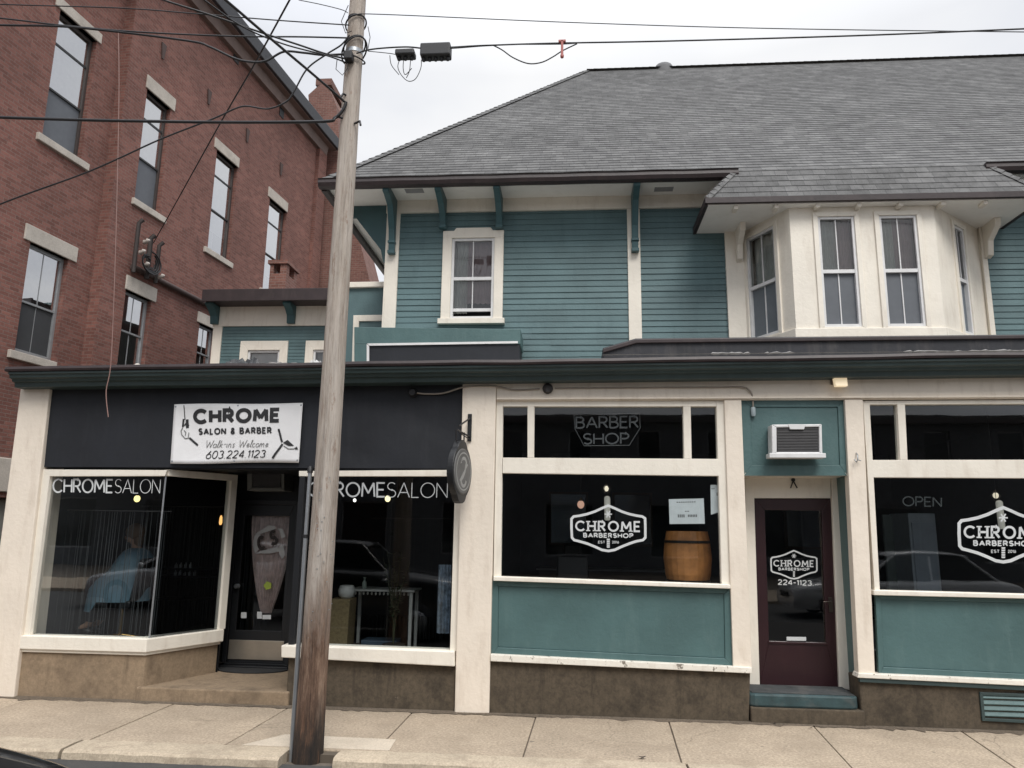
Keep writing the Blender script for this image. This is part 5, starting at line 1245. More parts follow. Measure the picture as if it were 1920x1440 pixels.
hs(arc(0, 0, .19, .19, 90, 450, 30), .014); hs([(-.06, .10)]+arc(0, .06, .075, .075, 150, 30, 8)+[(.03, 0), (-.02, -.06)]+arc(0, -.08, .07, .07, 190, 350, 8), .034, .0485); hs([(-.10, -.10), (.10, .08)], .022, .049)
m.build('sign_emblem', flat('pale_sign_emblem', (.30, .30, .29), .6), HS, recalc=False)
pa, pb_ = P(881, 776, -.02), P(880.5, 827, -.02)
m = MB(); m.box(pa.x-.022, pa.x+.022, -.022, 0, pb_.z, pa.z); m.build('bracket_plate', BLACK, HS, .004)
top = hc+UP*(R1*1.08+.05)
m = MB(); m.tube([(pa.x, -.02, pa.z-.05), hc+UP*(R1+.20)+V((0, -.12, 0))], .009, 6); m.tube([(pa.x, -.02, pb_.z+.05), hc+UP*(R1+.16)+V((0, .1, 0)), hc+UP*(R1+.15)+V((0, -.22, 0))], .010, 6)
m.tube([hc+UP*(R1+.16)+ax1*.12, top+ax1*.10-UP*.03], .008, 6); m.tube([hc+UP*(R1+.16)-ax1*.10, top-ax1*.10-UP*.03], .008, 6); m.tube([(pa.x, -.02, pb_.z+.02)]+[hc+UP*(R1+.14)+V((0, .03, 0))], .006, 6)
m.build('bracket_arm', BLACKG, HS)
def aircon(quad_y, tl, tr, br, bl, dep, label, cased, back):
    """window unit: white case, dark louvred face"""
    q = [P(*p, quad_y) for p in (tl, tr, br, bl)]; o = thing('air_conditioner', (q[3].x, quad_y, q[3].z), label, 'air conditioner', 'window air conditioners over the doors')
    w_, h_ = q[1].x-q[0].x, q[0].z-q[3].z
    m = MB(); b = .030 if cased else .04; inn = [q[0]+V((b*1.6, 0, -b)), q[1]+V((-b*1.0, 0, -b)), q[2]+V((-b*1.0, 0, b)), q[3]+V((b*1.6, 0, b))]
    m.ring(q, inn, (0, dep, 0)); m.build('case', ALU if cased else flat('grey_case', (.17, .175, .165), .5), o, .008)
    m = MB(); m.prism([p+V((0, .03, 0)) for p in inn], (0, .02, 0)); m.build('coil', flat('dark_coil', (.035, .033, .035), .7), o)
    m = MB(); n = 16; x0_, x1_, z0_, z1_ = inn[0].x, inn[1].x, inn[3].z, inn[0].z
    for k in range(n):
        z = z0_+(z1_-z0_)*(k+.5)/n; m.box(x0_, x1_, quad_y+.015, quad_y+.03, z-.005, z+.003)
    m.build('grille', flat('grille_grey', (.10, .098, .10), .6), o)
    if cased:
        m = MB(); m.prism([q[3]+V((-.03, -.01, -.03)), q[2]+V((.03, -.01, -.03)), q[2]+V((.03, -.01, .018)), q[3]+V((-.03, -.01, .018))], (0, dep-.02, 0)); m.build('mounting_rail', ALU, o, .005)
        m = MB(); cx_ = (q[0].x+q[1].x)/2; m.prism([(cx_-.07, quad_y-.005, q[0].z-.05), (cx_+.07, quad_y-.005, q[0].z-.05), (cx_+.09, quad_y-.005, q[0].z+.004), (cx_-.09, quad_y-.005, q[0].z+.004)], (0, .03, 0)); m.build('top_clip', ALU, o, .004)
    return o
aircon(-.12, (1447, 796), (1541, 795), (1542.5, 853), (1448, 853), .17, 'white window air conditioner set in the teal panel over the maroon door', True, .06)
aircon(1.02, (463, 872), (533, 872), (533, 920), (463, 920), .3, 'dark window air conditioner in the shadowed recess over the black salon door', False, 1.3)
# conduit line with junction box and dead lamps along the cream beam
CW = thing('wall_conduit', P(1027, 728, 0), 'thin painted conduit with a dark round junction box along the cream beam', 'conduit')
m = MB(); yv = -.012
m.tube(smooth([P(775, 736, .035), P(800, 738.5, .03), P(832, 737, .02), P(868, 726, yv), P(900, 723.5, yv), P(932, 724.5, yv), P(965, 731, .005), P(1012, 729, .005)], 6), .010, 6)
m.tube(smooth([P(1040, 728, .005), P(1200, 726.5, .005), P(1330, 726, .005), P(1388, 725.5, .0), P(1404, 731, -.005), P(1411, 745, .03), P(1412, 768, .045)], 6), .009, 6); m.build('pipe', flat('grey_beige_conduit', (.27, .235, .20), .5), CW)
q = P(1027, 728.5, .0); m = MB(); m.lathe([(.058, 0), (.058, .03), (.05, .045), (.02, .05)], (q.x, .02, q.z), 14, 0, V((0, -1, 0))); m.box(q.x-.02, q.x+.02, -.05, -.02, q.z-.045, q.z-.01); m.build('junction_box', flat('dark_brown_box', (.035, .03, .03), .6), CW)
q = P(1412, 772, .05); m = MB(); m.lathe([(.02, 0), (.026, .02), (.026, .09), (.018, .10)], (q.x, .045, q.z-.05), 10); m.build('conduit_end', flat('pale_fitting', (.30, .36, .38), .5), CW)
q = P(773, 735.5, .0); m = MB(); m.lathe([(.05, 0), (.05, .03), (.035, .06)], (q.x, .05, q.z), 12, 0, V((0, -1, 0))); m.build('junction_box', BLACKG, CW)
q = P(1575, 716, -.05); LP = thing('wall_lamp', (q.x, 0, q.z), 'small lit square floodlight under the cornice right of the door', 'wall lamp')
m = MB(); m.box(q.x-.075, q.x+.075, -.02, .02, q.z-.02, q.z+.05); m.build('base', flat('bronze_lamp_case', (.12, .085, .06), .5), LP, .006)
m = MB(); m.prism([(q.x-.062, -.10, q.z-.055), (q.x+.062, -.10, q.z-.055), (q.x+.066, -.08, q.z+.045), (q.x-.066, -.08, q.z+.045)], (0, .065, 0)); m.build('lens', flat('warm_lamp_lens', (.8, .68, .5), .4, 0, (1, .80, .52), .28), LP, .008)
# roof litter
def rag(px, py, w_, h_, label, mat, seed, name='roof_debris', cat='debris', d=.06):
    r2 = random.Random(seed); c = P(px, py, -.1); m = MB(); rows = []
    for i in range(9):
        a = math.pi*i/8; rows.append([(c.x+w_*(j/10-.5)*(1+.1*r2.random()), -.1-d*math.cos(a)*(.6+.5*r2.random()), c.z-h_*.5+h_*math.sin(a)*(.45+.7*r2.random())*(1 if 0 < j < 10 else .4)) for j in range(11)])
    m.grid(rows, 0, False); o = m.build(name, mat); tag(o, label, cat, 'litter lying on the salon roof edge'); return o
rag(365, 691, .42, .07, 'pale flattened cloth scrap on the salon roof edge', flat('pale_grey_rag', (.40, .39, .37), .9), 1)
rag(455, 683, .40, .13, 'dark torn plastic lump on the roof edge below the annex window', flat('dark_plastic', (.05, .055, .06), .5), 2)
rag(545, 687, .55, .09, 'long grey rag on the roof edge below the second annex window', flat('mid_grey_rag', (.25, .24, .23), .9), 3)
rag(592, 686, .17, .12, 'small white scrap on the roof edge beside the pole', flat('white_scrap', (.62, .62, .61), .8), 4)
m = MB(); q = P(257, 690, -.2); m.ball(q, .052, 14, 0, (1, .8, 1)); tag(m.build('lamp_globe', flat('dirty_white_globe', (.60, .56, .50), .6)), 'small dirty white ball on the left part of the salon roof edge', 'globe')
# door mat, leaf litter
q = PZ(474, 1254, zstep+.01); m = MB(); rows = []
pp = [(q.x+.44*math.cos(a*math.pi/24), q.y+.02-.28*math.sin(a*math.pi/24), zstep+.016) for a in range(25)]
m.prism(pp, (0, 0, -.014)); tag(m.build('door_mat', paint('black_rubber_mat', (.014, .015, .017), .8, .3, 10), bevel=.004), 'black half round rubber mat on the salon doorstep', 'door mat')
for i, (px, py, s_, lab) in enumerate(((1204, 1422, .035, 'dark curled leaf lying alone on the sidewalk below the barber window'), (1452, 1358, .02, 'tiny brown leaf on the sidewalk just before the barber doorstep'), (1520, 1366, .022, 'small brown leaf on the sidewalk right of the barber doorstep middle'))):
    q = PZ(px, py, .006); m = MB(); m.grid([[(q.x+(u-.5)*s_*2, q.y+(v-.5)*s_*1.1*(1-abs(2*u-1)**2+.05), q.z+.008+.012*abs(2*u-1)) for u in (0, .2, .4, .6, .8, 1)] for v in (0, .5, 1)]); tag(m.build('fallen_leaf', flat('dark_dry_leaf', (.035, .025, .02), .9), recalc=False), lab, 'leaf', 'fallen leaves on the sidewalk')

# ------------------------------------------------------------------ inside the salon
FZ = .2
def tagm(m, name, mat, label, cat, group=None, bevel=0, **k): return tag(m.build(name, mat, None, bevel, **k), label, cat, group)
def curtain_strings(x0, x1, y, z0, z1, n, label, seed):
    t = thing('string_curtain', (x0, y, z0), label, 'string curtain', 'string curtains in the salon windows'); r2 = random.Random(seed); m = MB()
    for i in range(n):
        x = x0+(x1-x0)*(i+r2.uniform(-.9, .9))/n; w_ = r2.uniform(.003, .008); zt_ = z1-.01; zb_ = z0-.45+r2.uniform(0, .05); k = r2.uniform(-.01, .01)
        m.face([(x, y+k, zb_), (x+w_, y+k, zb_), (x+w_, y, zt_), (x, y, zt_)])
    m.build('strings', flat('dim_silver_string', (.042, .046, .05), .5), t, recalc=False)
    m = MB(); m.tube([(x0-.03, y, z1), (x1+.03, y, z1)], .008, 6); m.build('rod', flat('dull_rod', (.07, .07, .075), .5), t)
zs1 = P(180, 957, .55).z
curtain_strings(-5.95, -4.72, .55, .72, zs1, 34, 'dark string curtain hanging inside the left salon window', 3)
curtain_strings(-2.85, -1.25, 2.7, .75, zs1-.02, 60, 'dark string curtain hanging inside the right salon window', 4)
curtain_strings(-6.1, -4.15, 2.35, .75, zs1+.1, 80, 'string curtain deeper inside, seen through the angled salon pane', 9)
def pendant(px, py, Y, r, label, col, stren, ztop=3.3, cage=True, name='pendant_lamp', grp='pendant lamps inside the shops'):
    q = P(px, py, Y); t = thing(name, (q.x, Y, q.z), label, 'pendant lamp', grp)
    m = MB(); m.tube([(q.x, Y, q.z+r*1.2), (q.x, Y, ztop)], .004, 6); m.build('cord', BLACKG, t)
    m = MB(); m.lathe([(r*.45, r*.8), (r*.5, r*1.5), (r*.2, r*2.0)], q, 12); m.build('socket', flat('bronze_socket', (.12, .09, .06), .4, .6), t)
    m = MB(); m.ball(q, r, 14, 0, (1, 1, 1.15)); m.build('bulb', flat('lit_bulb', (.8, .7, .5), .4, 0, col, stren), t)
    if cage:
        m = MB()
        for k in range(6):
            a = k*math.pi/3; m.tube([(q.x+r*.5*math.cos(a), Y+r*.5*math.sin(a), q.z+r*1.5), (q.x+r*1.9*math.cos(a), Y+r*1.9*math.sin(a), q.z-.1*r), (q.x+r*.6*math.cos(a), Y+r*.6*math.sin(a), q.z-r*1.9)], .003, 5)
        m.build('wire_cage', flat('wire', (.12, .11, .10), .5, .5), t)
    return t
pendant(257, 935, 1.6, .040, 'glowing yellowish lamp under the salon name in the left window', (1, .82, .34), 1.1, cage=False)
pendant(727, 935, 1.5, .036, 'glowing cream lamp under the salon name in the right window', (1, .86, .48), 1.1, cage=False)
pendant(665, 938, 1.6, .020, 'tiny white lamp right beside the pole in the right salon window', (1, .97, .9), 1.6, cage=False)
# caped client in a swivel chair
YS = 1.25; sx_ = P(212, 1170, YS).x+.10; FZS = FZ
m = MB(); m.prism([(-6.18, .17, FZ), (-4.62, .17, FZ), (-4.25, .95, FZ), (-4.36, 1.25, FZ), (-4.36, 1.95, FZ), (-6.18, 1.95, FZ)], (0, 0, .20)); m.build('window_floor', ROOMF, SHOP)
FZ = FZS+.20
CH = thing('salon_chair', (sx_, YS, FZ), 'swivel salon chair with a gold star base inside the left window', 'chair')
GOLD = flat('brass', (.42, .26, .09), .3, .9)
m = MB()
for k in range(5):
    a = k*2*math.pi/5+.3; m.tube([(sx_, YS, FZ+.09), (sx_+.30*math.cos(a), YS+.30*math.sin(a), FZ+.045)], [.022, .014], 8); m.ball((sx_+.30*math.cos(a), YS+.30*math.sin(a), FZ+.025), .025, 8)
m.build('star_base', GOLD, CH)
m = MB(); m.tube([(sx_, YS, FZ+.06), (sx_, YS, FZ+.45)], .022, 10); m.build('pedestal', GOLD, CH)
m = MB(); m.box(sx_-.26, sx_+.24, YS-.25, YS+.25, FZ+.42, FZ+.52); m.build('seat', BLACK, CH, .03)
m = MB(); m.prism([(sx_+.20, YS-.24, FZ+.5), (sx_+.27, YS-.24, FZ+.5), (sx_+.36, YS-.24, FZ+1.02), (sx_+.29, YS-.24, FZ+1.02)], (0, .48, 0)); m.build('backrest', BLACK, CH, .03)
# person seated, facing left
PS = thing('person', (sx_, YS, FZ), 'person seated facing left under a blue salon cape in the left window', 'person')
def skin(name, verts, edges, radii, mat, parent):
    o0 = ORG[parent.name]; me = bpy.data.meshes.new(name); me.from_pydata([V(v)-o0 for v in verts], edges, []); ob = bpy.data.objects.new(name, me); COL.objects.link(ob); ob.parent = parent; ORG[ob.name] = o0
    sk = ob.modifiers.new('skin', 'SKIN'); sk.use_smooth_shade = True
    for i, r in enumerate(radii): me.skin_vertices[0].data[i].radius = (r, r)
    me.skin_vertices[0].data[0].use_root = True
    sb = ob.modifiers.new('sub', 'SUBSURF'); sb.levels = 2; sb.render_levels = 2; me.materials.append(mat); return ob
bx = lambda x, y, z: (sx_+x, YS+y, FZ+z)
vs = [bx(.12, 0, .60), bx(.13, 0, .78), bx(.13, 0, .98), bx(.11, 0, 1.12), bx(.08, 0, 1.20), bx(.04, 0, 1.30), bx(-.01, 0, 1.245), bx(-.075, 0, 1.275),
      bx(.12, -.18, 1.05), bx(.06, -.22, .80), bx(-.16, -.16, .72), bx(-.26, -.13, .72), bx(.12, .18, 1.05), bx(.06, .22, .80), bx(-.16, .16, .72), bx(-.26, .13, .72),
      bx(.08, -.10, .60), bx(-.32, -.10, .60), bx(-.34, -.10, .22), bx(-.48, -.10, .15), bx(.08, .10, .60), bx(-.32, .10, .60), bx(-.34, .10, .22), bx(-.48, .10, .15)]
es = [(0, 1), (1, 2), (2, 3), (3, 4), (4, 5), (5, 6), (6, 7), (2, 8), (8, 9), (9, 10), (10, 11), (2, 12), (12, 13), (13, 14), (14, 15), (0, 16), (16, 17), (17, 18), (18, 19), (0, 20), (20, 21), (21, 22), (22, 23)]
ra_ = [.13, .12, .13, .055, .06, .10, .06, .018, .045, .045, .035, .032, .045, .045, .035, .032, .085, .06, .045, .035, .085, .06, .045, .035]
skin('body', vs, es, ra_, flat('skin_tone', (.32, .19, .13), .6), PS)
tv = [vs[0]]+vs[16:19]+vs[20:23]
skin('trousers', tv, [(0, 1), (1, 2), (2, 3), (0, 4), (4, 5), (5, 6)], [.14, .10, .075, .058, .10, .075, .058], flat('dark_denim', (.02, .024, .035), .8), PS)
for s_ in (-.10, .10):
    m = MB(); m.ball(bx(-.41, s_, .13), .07, 12, 0, (1.75, .72, .75)); m.build('shoe', flat('black_shoe', (.015, .014, .014), .4), PS)
m = MB(); m.ball(bx(.065, 0, 1.335), .115, 16, 0, (1.05, .9, 1.0)); m.ball(bx(.12, 0, 1.24), .075, 12, 0, (.8, 1, 1.3)); m.build('hair', flat('brown_hair', (.10, .06, .035), .7), PS)
m = MB(); rows = []
for z, cxx, rx, ry in ((1.14, .10, .07, .07), (1.10, .11, .13, .20), (1.02, .11, .18, .275), (.86, .06, .24, .29), (.74, -.03, .31, .30), (.64, -.06, .36, .31), (.50, -.07, .38, .32)):
    rows.append([bx(cxx+(rx+.012*math.sin(7*k*math.pi/14))*math.cos(k*math.pi/14), (ry+.012*math.cos(6*k*math.pi/14))*math.sin(k*math.pi/14), z-(.12 if (z < .55 and math.cos(k*math.pi/14) < -.3) else 0)) for k in range(28)])
m.grid(rows, 0, True, True); cp_ = m.build('salon_cape', paint('blue_salon_cape', (.115, .20, .26), .6, .15, 4, None, 0, .2, 20), PS, recalc=False)
FZ = FZS
# shelf with bottles deeper in
q = P(345, 1110, 2.6); SHF = thing('bottle_shelf', (q.x, 2.6, FZ), 'dark shelf unit behind the angled salon pane', 'shelf')
m = MB(); m.box(q.x-.5, q.x+.5, 2.6, 2.95, FZ, FZ+.04); m.box(q.x-.5, q.x-.46, 2.6, 2.95, FZ, 1.85); m.box(q.x+.46, q.x+.5, 2.6, 2.95, FZ, 1.85)
zz3 = [P(345, y, 2.6).z for y in (1066, 1080, 1123)]
m.build('side_frame', BLACK, SHF)
for z in zz3: m = MB(); m.box(q.x-.46, q.x+.46, 2.6, 2.95, z-.02, z); m.build('shelf_board', BLACK, SHF)
k = 0; r2 = random.Random(5); words = ['tall', 'short', 'slim', 'stubby']
for z, n in ((zz3[0], 4), (zz3[1], 5)):
    for i in range(n):
        x = P(328+i*9.0, 1070, 2.7).x; h_ = r2.uniform(.05, .085); m = MB(); m.lathe([(.020, 0), (.022, h_*.6), (.009, h_*.75), (.010, h_)], (x, 2.72, z), 8)
        tagm(m, 'bottle', flat('pale_bottle', (.55, .57, .60), .3), 'small pale bottle in the row on the dark shelf behind the angled pane', 'bottle', 'bottles on the dark salon shelf')
q = P(414, 976, 2.2); m = MB(); m.lathe([(.012, -.06), (.022, -.03), (.018, .04), (.008, .07)], q, 10); t = thing('candle_lamp', (q.x, 2.2, q.z-.1), 'small orange candle lamp by the angled pane post', 'lamp'); m.build('flame_bulb', flat('orange_glow', (.8, .4, .1), .5, 0, (1, .5, .16), .9), t)
m = MB(); m.tube([(q.x, 2.2, q.z-.06), (q.x, 2.2, q.z-.5), (q.x, 2.4, q.z-.55)], .008, 6); m.build('stem', BLACKG, t)
# white table with things on and under it
ta, tb = P(660, 1104, 1.5), P(776, 1107, 1.5)
TB = thing('side_table', (ta.x, 1.5, FZ), 'white painted side table with turned apron in the right salon window', 'table')
WH = flat('white_furniture_paint', (.62, .62, .60), .5)
zt_ = ta.z
m = MB(); m.box(ta.x-.03, tb.x+.02, 1.45, 1.90, zt_-.025, zt_); m.build('tabletop', WH, TB, .006)
m = MB(); 
for i in range(14): m.lathe([(.006, -.07), (.014, -.05), (.006, -.03), (.012, -.025)], (ta.x+.05+(tb.x-ta.x-.12)*i/13, 1.50, zt_), 6)
m.build('apron', WH, TB)
for x, y in ((ta.x+.01, 1.50), (tb.x-.03, 1.50), (ta.x+.01, 1.86), (tb.x-.03, 1.86)):
    m = MB(); m.prism([(x-.018, y-.018, FZ), (x+.018, y-.018, FZ), (x+.022, y-.022, zt_-.025), (x-.022, y-.022, zt_-.025)], (0, .04, 0)); m.build('leg', WH, TB, .004)
q = P(683, 1102, 1.58); m = MB(); m.lathe([(.030, 0), (.032, .07), (.012, .10), (.012, .125), (.02, .13), (.02, .14)], (q.x, 1.58, zt_), 12); tagm(m, 'pump_bottle', flat('pale_green_bottle', (.36, .42, .38), .3), 'pale pump bottle standing on the white side table', 'bottle')
bk = P(637, 1168, 1.3); m = MB(); bz0 = PZ(637, 1172, FZ)
zbk = P(640, 1122, 1.3).z
m.prism([(bk.x-.10, 1.2, FZ+.22), (bk.x+.13, 1.2, FZ+.22), (bk.x+.14, 1.2, zbk), (bk.x-.11, 1.2, zbk)], (0, .3, 0)); tagm(m, 'wicker_basket', paint('straw_wicker', (.22, .165, .085), .8, .25, 30, None, 0, .6, 60), 'straw coloured basket right behind the pole in the salon window', 'basket', None, .01)
m = MB(); m.box(bk.x-.16, bk.x+.2, 1.15, 1.6, FZ, FZ+.218); tagm(m, 'wooden_box', flat('dark_wood', (.05, .035, .025), .6), 'dark low box carrying the straw basket', 'box', None, .01)
q = P(648, 1107, 1.3); m = MB(); m.lathe([(.06, 0), (.095, .03), (.105, .09), (.085, .15), (.07, .155)], (q.x, 1.35, zbk), 18); tagm(m, 'white_pot', flat('white_ceramic', (.66, .66, .65), .35), 'round white ceramic pot on the straw basket', 'pot')
q = PZ(715, 1200, FZ); yb_ = 1.65; x0_, x1_ = P(682, 1180, yb_).x, P(748, 1180, yb_).x
m = MB(); m.prism([(x0_+.02, yb_-.12, FZ), (x1_-.02, yb_-.12, FZ), (x1_, yb_-.12, FZ+.26), (x0_, yb_-.12, FZ+.26)], (0, .3, 0)); tagm(m, 'storage_bin', paint('slate_blue_bin', (.065, .10, .14), .5, .2, 5), 'slate blue storage bin under the white side table', 'bin', None, .012)
# leafy plant in front of the table
q = P(738, 1190, 1.3); PL = thing('potted_plant', (q.x, 1.3, FZ), 'tall dark leafy plant standing before the white side table', 'plant')
m = MB(); m.lathe([(.09, 0), (.13, .24), (.14, .26), (.12, .26)], (q.x, 1.3, FZ), 16); m.build('pot', flat('dark_pot', (.04, .035, .03), .6), PL)
m = MB(); st = []; r2 = random.Random(12); lf = MB()
for k in range(9):
    a = r2.uniform(0, 6.28); sp2 = r2.uniform(.05, .22); hh = r2.uniform(.5, 1.15); pth = [V((q.x+sp2*t*t*math.cos(a), 1.3+sp2*t*t*math.sin(a), FZ+.24+hh*t)) for t in (0, .3, .6, .8, 1)]
    m.tube(pth, [.008, .007, .006, .004, .003], 5)
    for j in range(16):
        t = r2.uniform(.3, 1); p = V((q.x+sp2*t*t*math.cos(a), 1.3+sp2*t*t*math.sin(a), FZ+.24+hh*t)); b = r2.uniform(0, 6.28); d = V((math.cos(b), math.sin(b), r2.uniform(-.3, .7))).normalized(); s2 = d.cross(UP).normalized(); ln = r2.uniform(.05, .12)
        lf.face([p, p+d*ln*.5+s2*ln*.22, p+d*ln, p+d*ln*.5-s2*ln*.22])
m.build('stem', flat('plant_stem', (.05, .06, .03), .7), PL); lf.build('foliage', flat('dark_leaf', (.03, .06, .03), .5), PL, recalc=False)
q = P(831, 1150, .9); m = MB(); rows = []
for z in (.65, 1.0, 1.42): rows.append([(q.x-.07+.15*i/12, .9+.02*math.sin(i*1.9), z) for i in range(13)])
m.grid(rows); tagm(m, 'hanging_towel', paint('blue_white_textile', (.16, .21, .28), .9, .6, 18, (.5, .5, .5), .5), 'blue and white patterned cloth hanging at the right side of the salon window', 'cloth', recalc=False)

# ------------------------------------------------------------------ inside the barber shop
zl = P(1140, 1096, .3).z-.01
m = MB(); m.box(-.78, 1.55, .17, .95, zl-.05, zl); m.build('window_ledge', flat('dark_ledge', (.03, .026, .024), .5), WB1)
q = P(1289, 1040, .60); zt_ = P(1289, 996, .60).z
BRL = thing('wooden_barrel', (q.x, .60, zl), 'orange brown wooden barrel on the ledge in the barber window', 'barrel')
hb_ = zt_-zl
WOODB = paint('warm_barrel_wood', (.42, .175, .055), .45, .3, 7, (.16, .06, .02), .4, .2, 30)
m = MB(); m.lathe([(.215, 0), (.245, hb_*.2), (.262, hb_*.5), (.25, hb_*.78), (.225, hb_), (.205, hb_), (.205, hb_-.02), (.0, hb_-.02)], (q.x, .60, zl), 22, 0, UP, False); m.build('staves', WOODB, BRL)
for f, r_ in ((.06, .236), (.78, .256)):
    m = MB(); m.lathe([(r_, 0), (r_-.004*(1 if f > .5 else -1), .028)], (q.x, .60, zl+hb_*f), 28); m.build('hoop', flat('dark_iron_hoop', (.03, .024, .02), .5, .6), BRL)
def paper(quad, Y, label, rows_, name='paper_notice'):
    p = Q(Y, *quad); o = thing(name, p[3], label, 'notice', 'papers taped inside the barber window'); m = MB(); m.prism(p, (0, .003, 0)); m.build('sheet', flat('white_paper', (.62, .64, .66), .8), o)
    m = MB()
    def b(u, v): return (p[3]*(1-u)+p[2]*u)*(1-v)+(p[0]*(1-u)+p[1]*u)*v+V((0, -.001, 0))
    for (u0, u1, v0, v1, seg) in rows_:
        for k in range(seg):
            a, c = u0+(u1-u0)*k/seg, u0+(u1-u0)*(k+.72)/seg; m.face([b(a, v0), b(c, v0), b(c, v1), b(a, v1)])
    m.build('print', INKG, o, recalc=False)
paper([(1254, 936), (1319.5, 934.5), (1321.5, 982), (1255.5, 982.5)], .125, 'white landscape notice above the barrel inside the barber window', [(.22, .78, .85, .89, 9), (.24, .45, .26, .38, 4), (.53, .8, .27, .37, 6), (.45, .58, .48, .52, 3)])
paper([(1332, 909), (1348, 909), (1349, 960), (1333, 965)], .125, 'narrow white paper at the right edge of the barber window', [(.7, .95, .6, .72, 1), (.1, .5, .85, .88, 4)])
def neon(strokes, texts, Y, label, name, r=.005, col=(.10, .10, .105)):
    o = thing(name, P(*strokes[0][0], Y) if strokes else P(*texts[0][0][3], Y), label, 'neon sign', 'unlit neon signs in the barber windows'); mt = flat('unlit_neon_tube', col, .35)
    m = MB()
    for s_ in strokes: m.tube([P(a, b, Y) for a, b in s_], r, 6)
    if strokes: m.build('border_tube', mt, o)
    m = MB()
    for quad, tx, wt in texts: lettering(m, Q(Y, *quad), tx, wt, .2)
    m.build('letter_tubes', mt, o, recalc=False); return o
neon([[(1076, 778), (1199, 775), (1200.5, 802), (1180, 835), (1095, 836), (1078, 804), (1076, 778)]], [([(1079, 781), (1198, 779), (1198, 803), (1079, 804)], 'BARBER', .13), ([(1093, 812), (1180, 811), (1180, 833), (1093, 834)], 'SHOP', .13)], .16, 'unlit neon sign reading BARBER SHOP in the transom', 'neon_sign')
neon([], [([(1692, 930), (1766, 932), (1766, 951), (1692, 949)], 'OPEN', .12)], .16, 'unlit neon OPEN sign in the right barber window', 'neon_sign', col=(.055, .06, .062))
pendant(1137, 916, .95, .030, 'white lit pendant in the middle of the barber window', (1, .88, .68), .55, cage=True)
pendant(1089, 946, 1.6, .045, 'pinkish glowing pendant left of the badge in the barber window', (1, .55, .40), .30, cage=False)
pendant(1867, 929, .95, .030, 'white lit pendant in the right barber window', (1, .88, .68), .45, cage=True)
for px, pt_, pb2, lab in ((1138.5, 930, 976, 'white column lamp body hanging behind the left badge'), (1873, 938, 992, 'white column lamp body hanging behind the right badge')):
    a, b = P(px, pt_, .95), P(px, pb2, .95); m = MB(); m.lathe([(.02, 0), (.034, .01), (.036, a.z-b.z-.03), (.03, a.z-b.z-.01), (.012, a.z-b.z)], (a.x, .95, b.z), 12)
    tagm(m, 'column_lamp', flat('white_glass_tube', (.62, .60, .54), .35, 0, (1, .95, .85), .10), lab, 'lamp', 'column lamps in the barber windows')
a, b = P(1702, 962, 2.4), P(1762, 1060, 2.4); m = MB(); m.box(a.x, b.x, 2.4, 3.0, .25, a.z); CB = thing('reflection_cabinet', (a.x, 2.4, .25), 'pale blue grey cabinet shape standing in for a reflection in the right barber window', 'cabinet'); m.build('carcass', flat('pale_blue_grey', (.42, .47, .53), .5), CB, .01)  # cabinet shape added to imitate a pale reflection in the shop glass
m = MB(); m.box(a.x+.03, b.x-.03, 2.38, 2.4, .35, a.z-.12); m.build('door_panel', flat('pale_blue_grey_door', (.38, .43, .50), .5), CB, .006)
a, b = P(1655, 965, 2.9), P(1698, 1060, 2.9); m = MB(); m.box(a.x, b.x, 2.9, 2.95, .25, a.z); tagm(m, 'reflection_panel', flat('grey_green_reflection', (.20, .235, .23), .7), 'dim grey green panel standing in for a reflection, left of the pale one', 'screen', None, .006)  # panel coloured as the darker part of that reflection
# barber chair silhouettes and mirror frame on the back wall
q = P(1010, 1060, 4.0)
for x, lab in ((.0, 'dark barber chair in the left half of the barber shop'), (4.3, 'dark barber chair deep in the right barber window')):
    o = thing('barber_chair', (x, 3.6, .25), lab, 'chair', 'barber chairs'); Lm = flat('black_leather', (.02, .018, .018), .35)
    m = MB(); m.lathe([(.3, 0), (.28, .05), (.06, .07), (.05, .4)], (x, 3.6, .25), 18); m.build('base', STEEL, o)
    m = MB(); m.box(x-.27, x+.27, 3.35, 3.85, .66, .80); m.build('seat', Lm, o, .03)
    m = MB(); m.prism([(x-.26, 3.82, .78), (x+.26, 3.82, .78), (x+.24, 3.95, 1.45), (x-.24, 3.95, 1.45)], (0, .1, 0)); m.build('backrest', Lm, o, .03)
    m = MB(); m.box(x-.14, x+.14, 3.93, 4.03, 1.46, 1.62); m.build('headrest', Lm, o, .03)
    for s_ in (-1, 1): m = MB(); m.box(x+s_*.31-.03, x+s_*.31+.03, 3.4, 3.8, .92, .97); m.box(x+s_*.31-.02, x+s_*.31+.02, 3.6, 3.66, .68, .92); m.build('armrest', STEEL, o, .008)

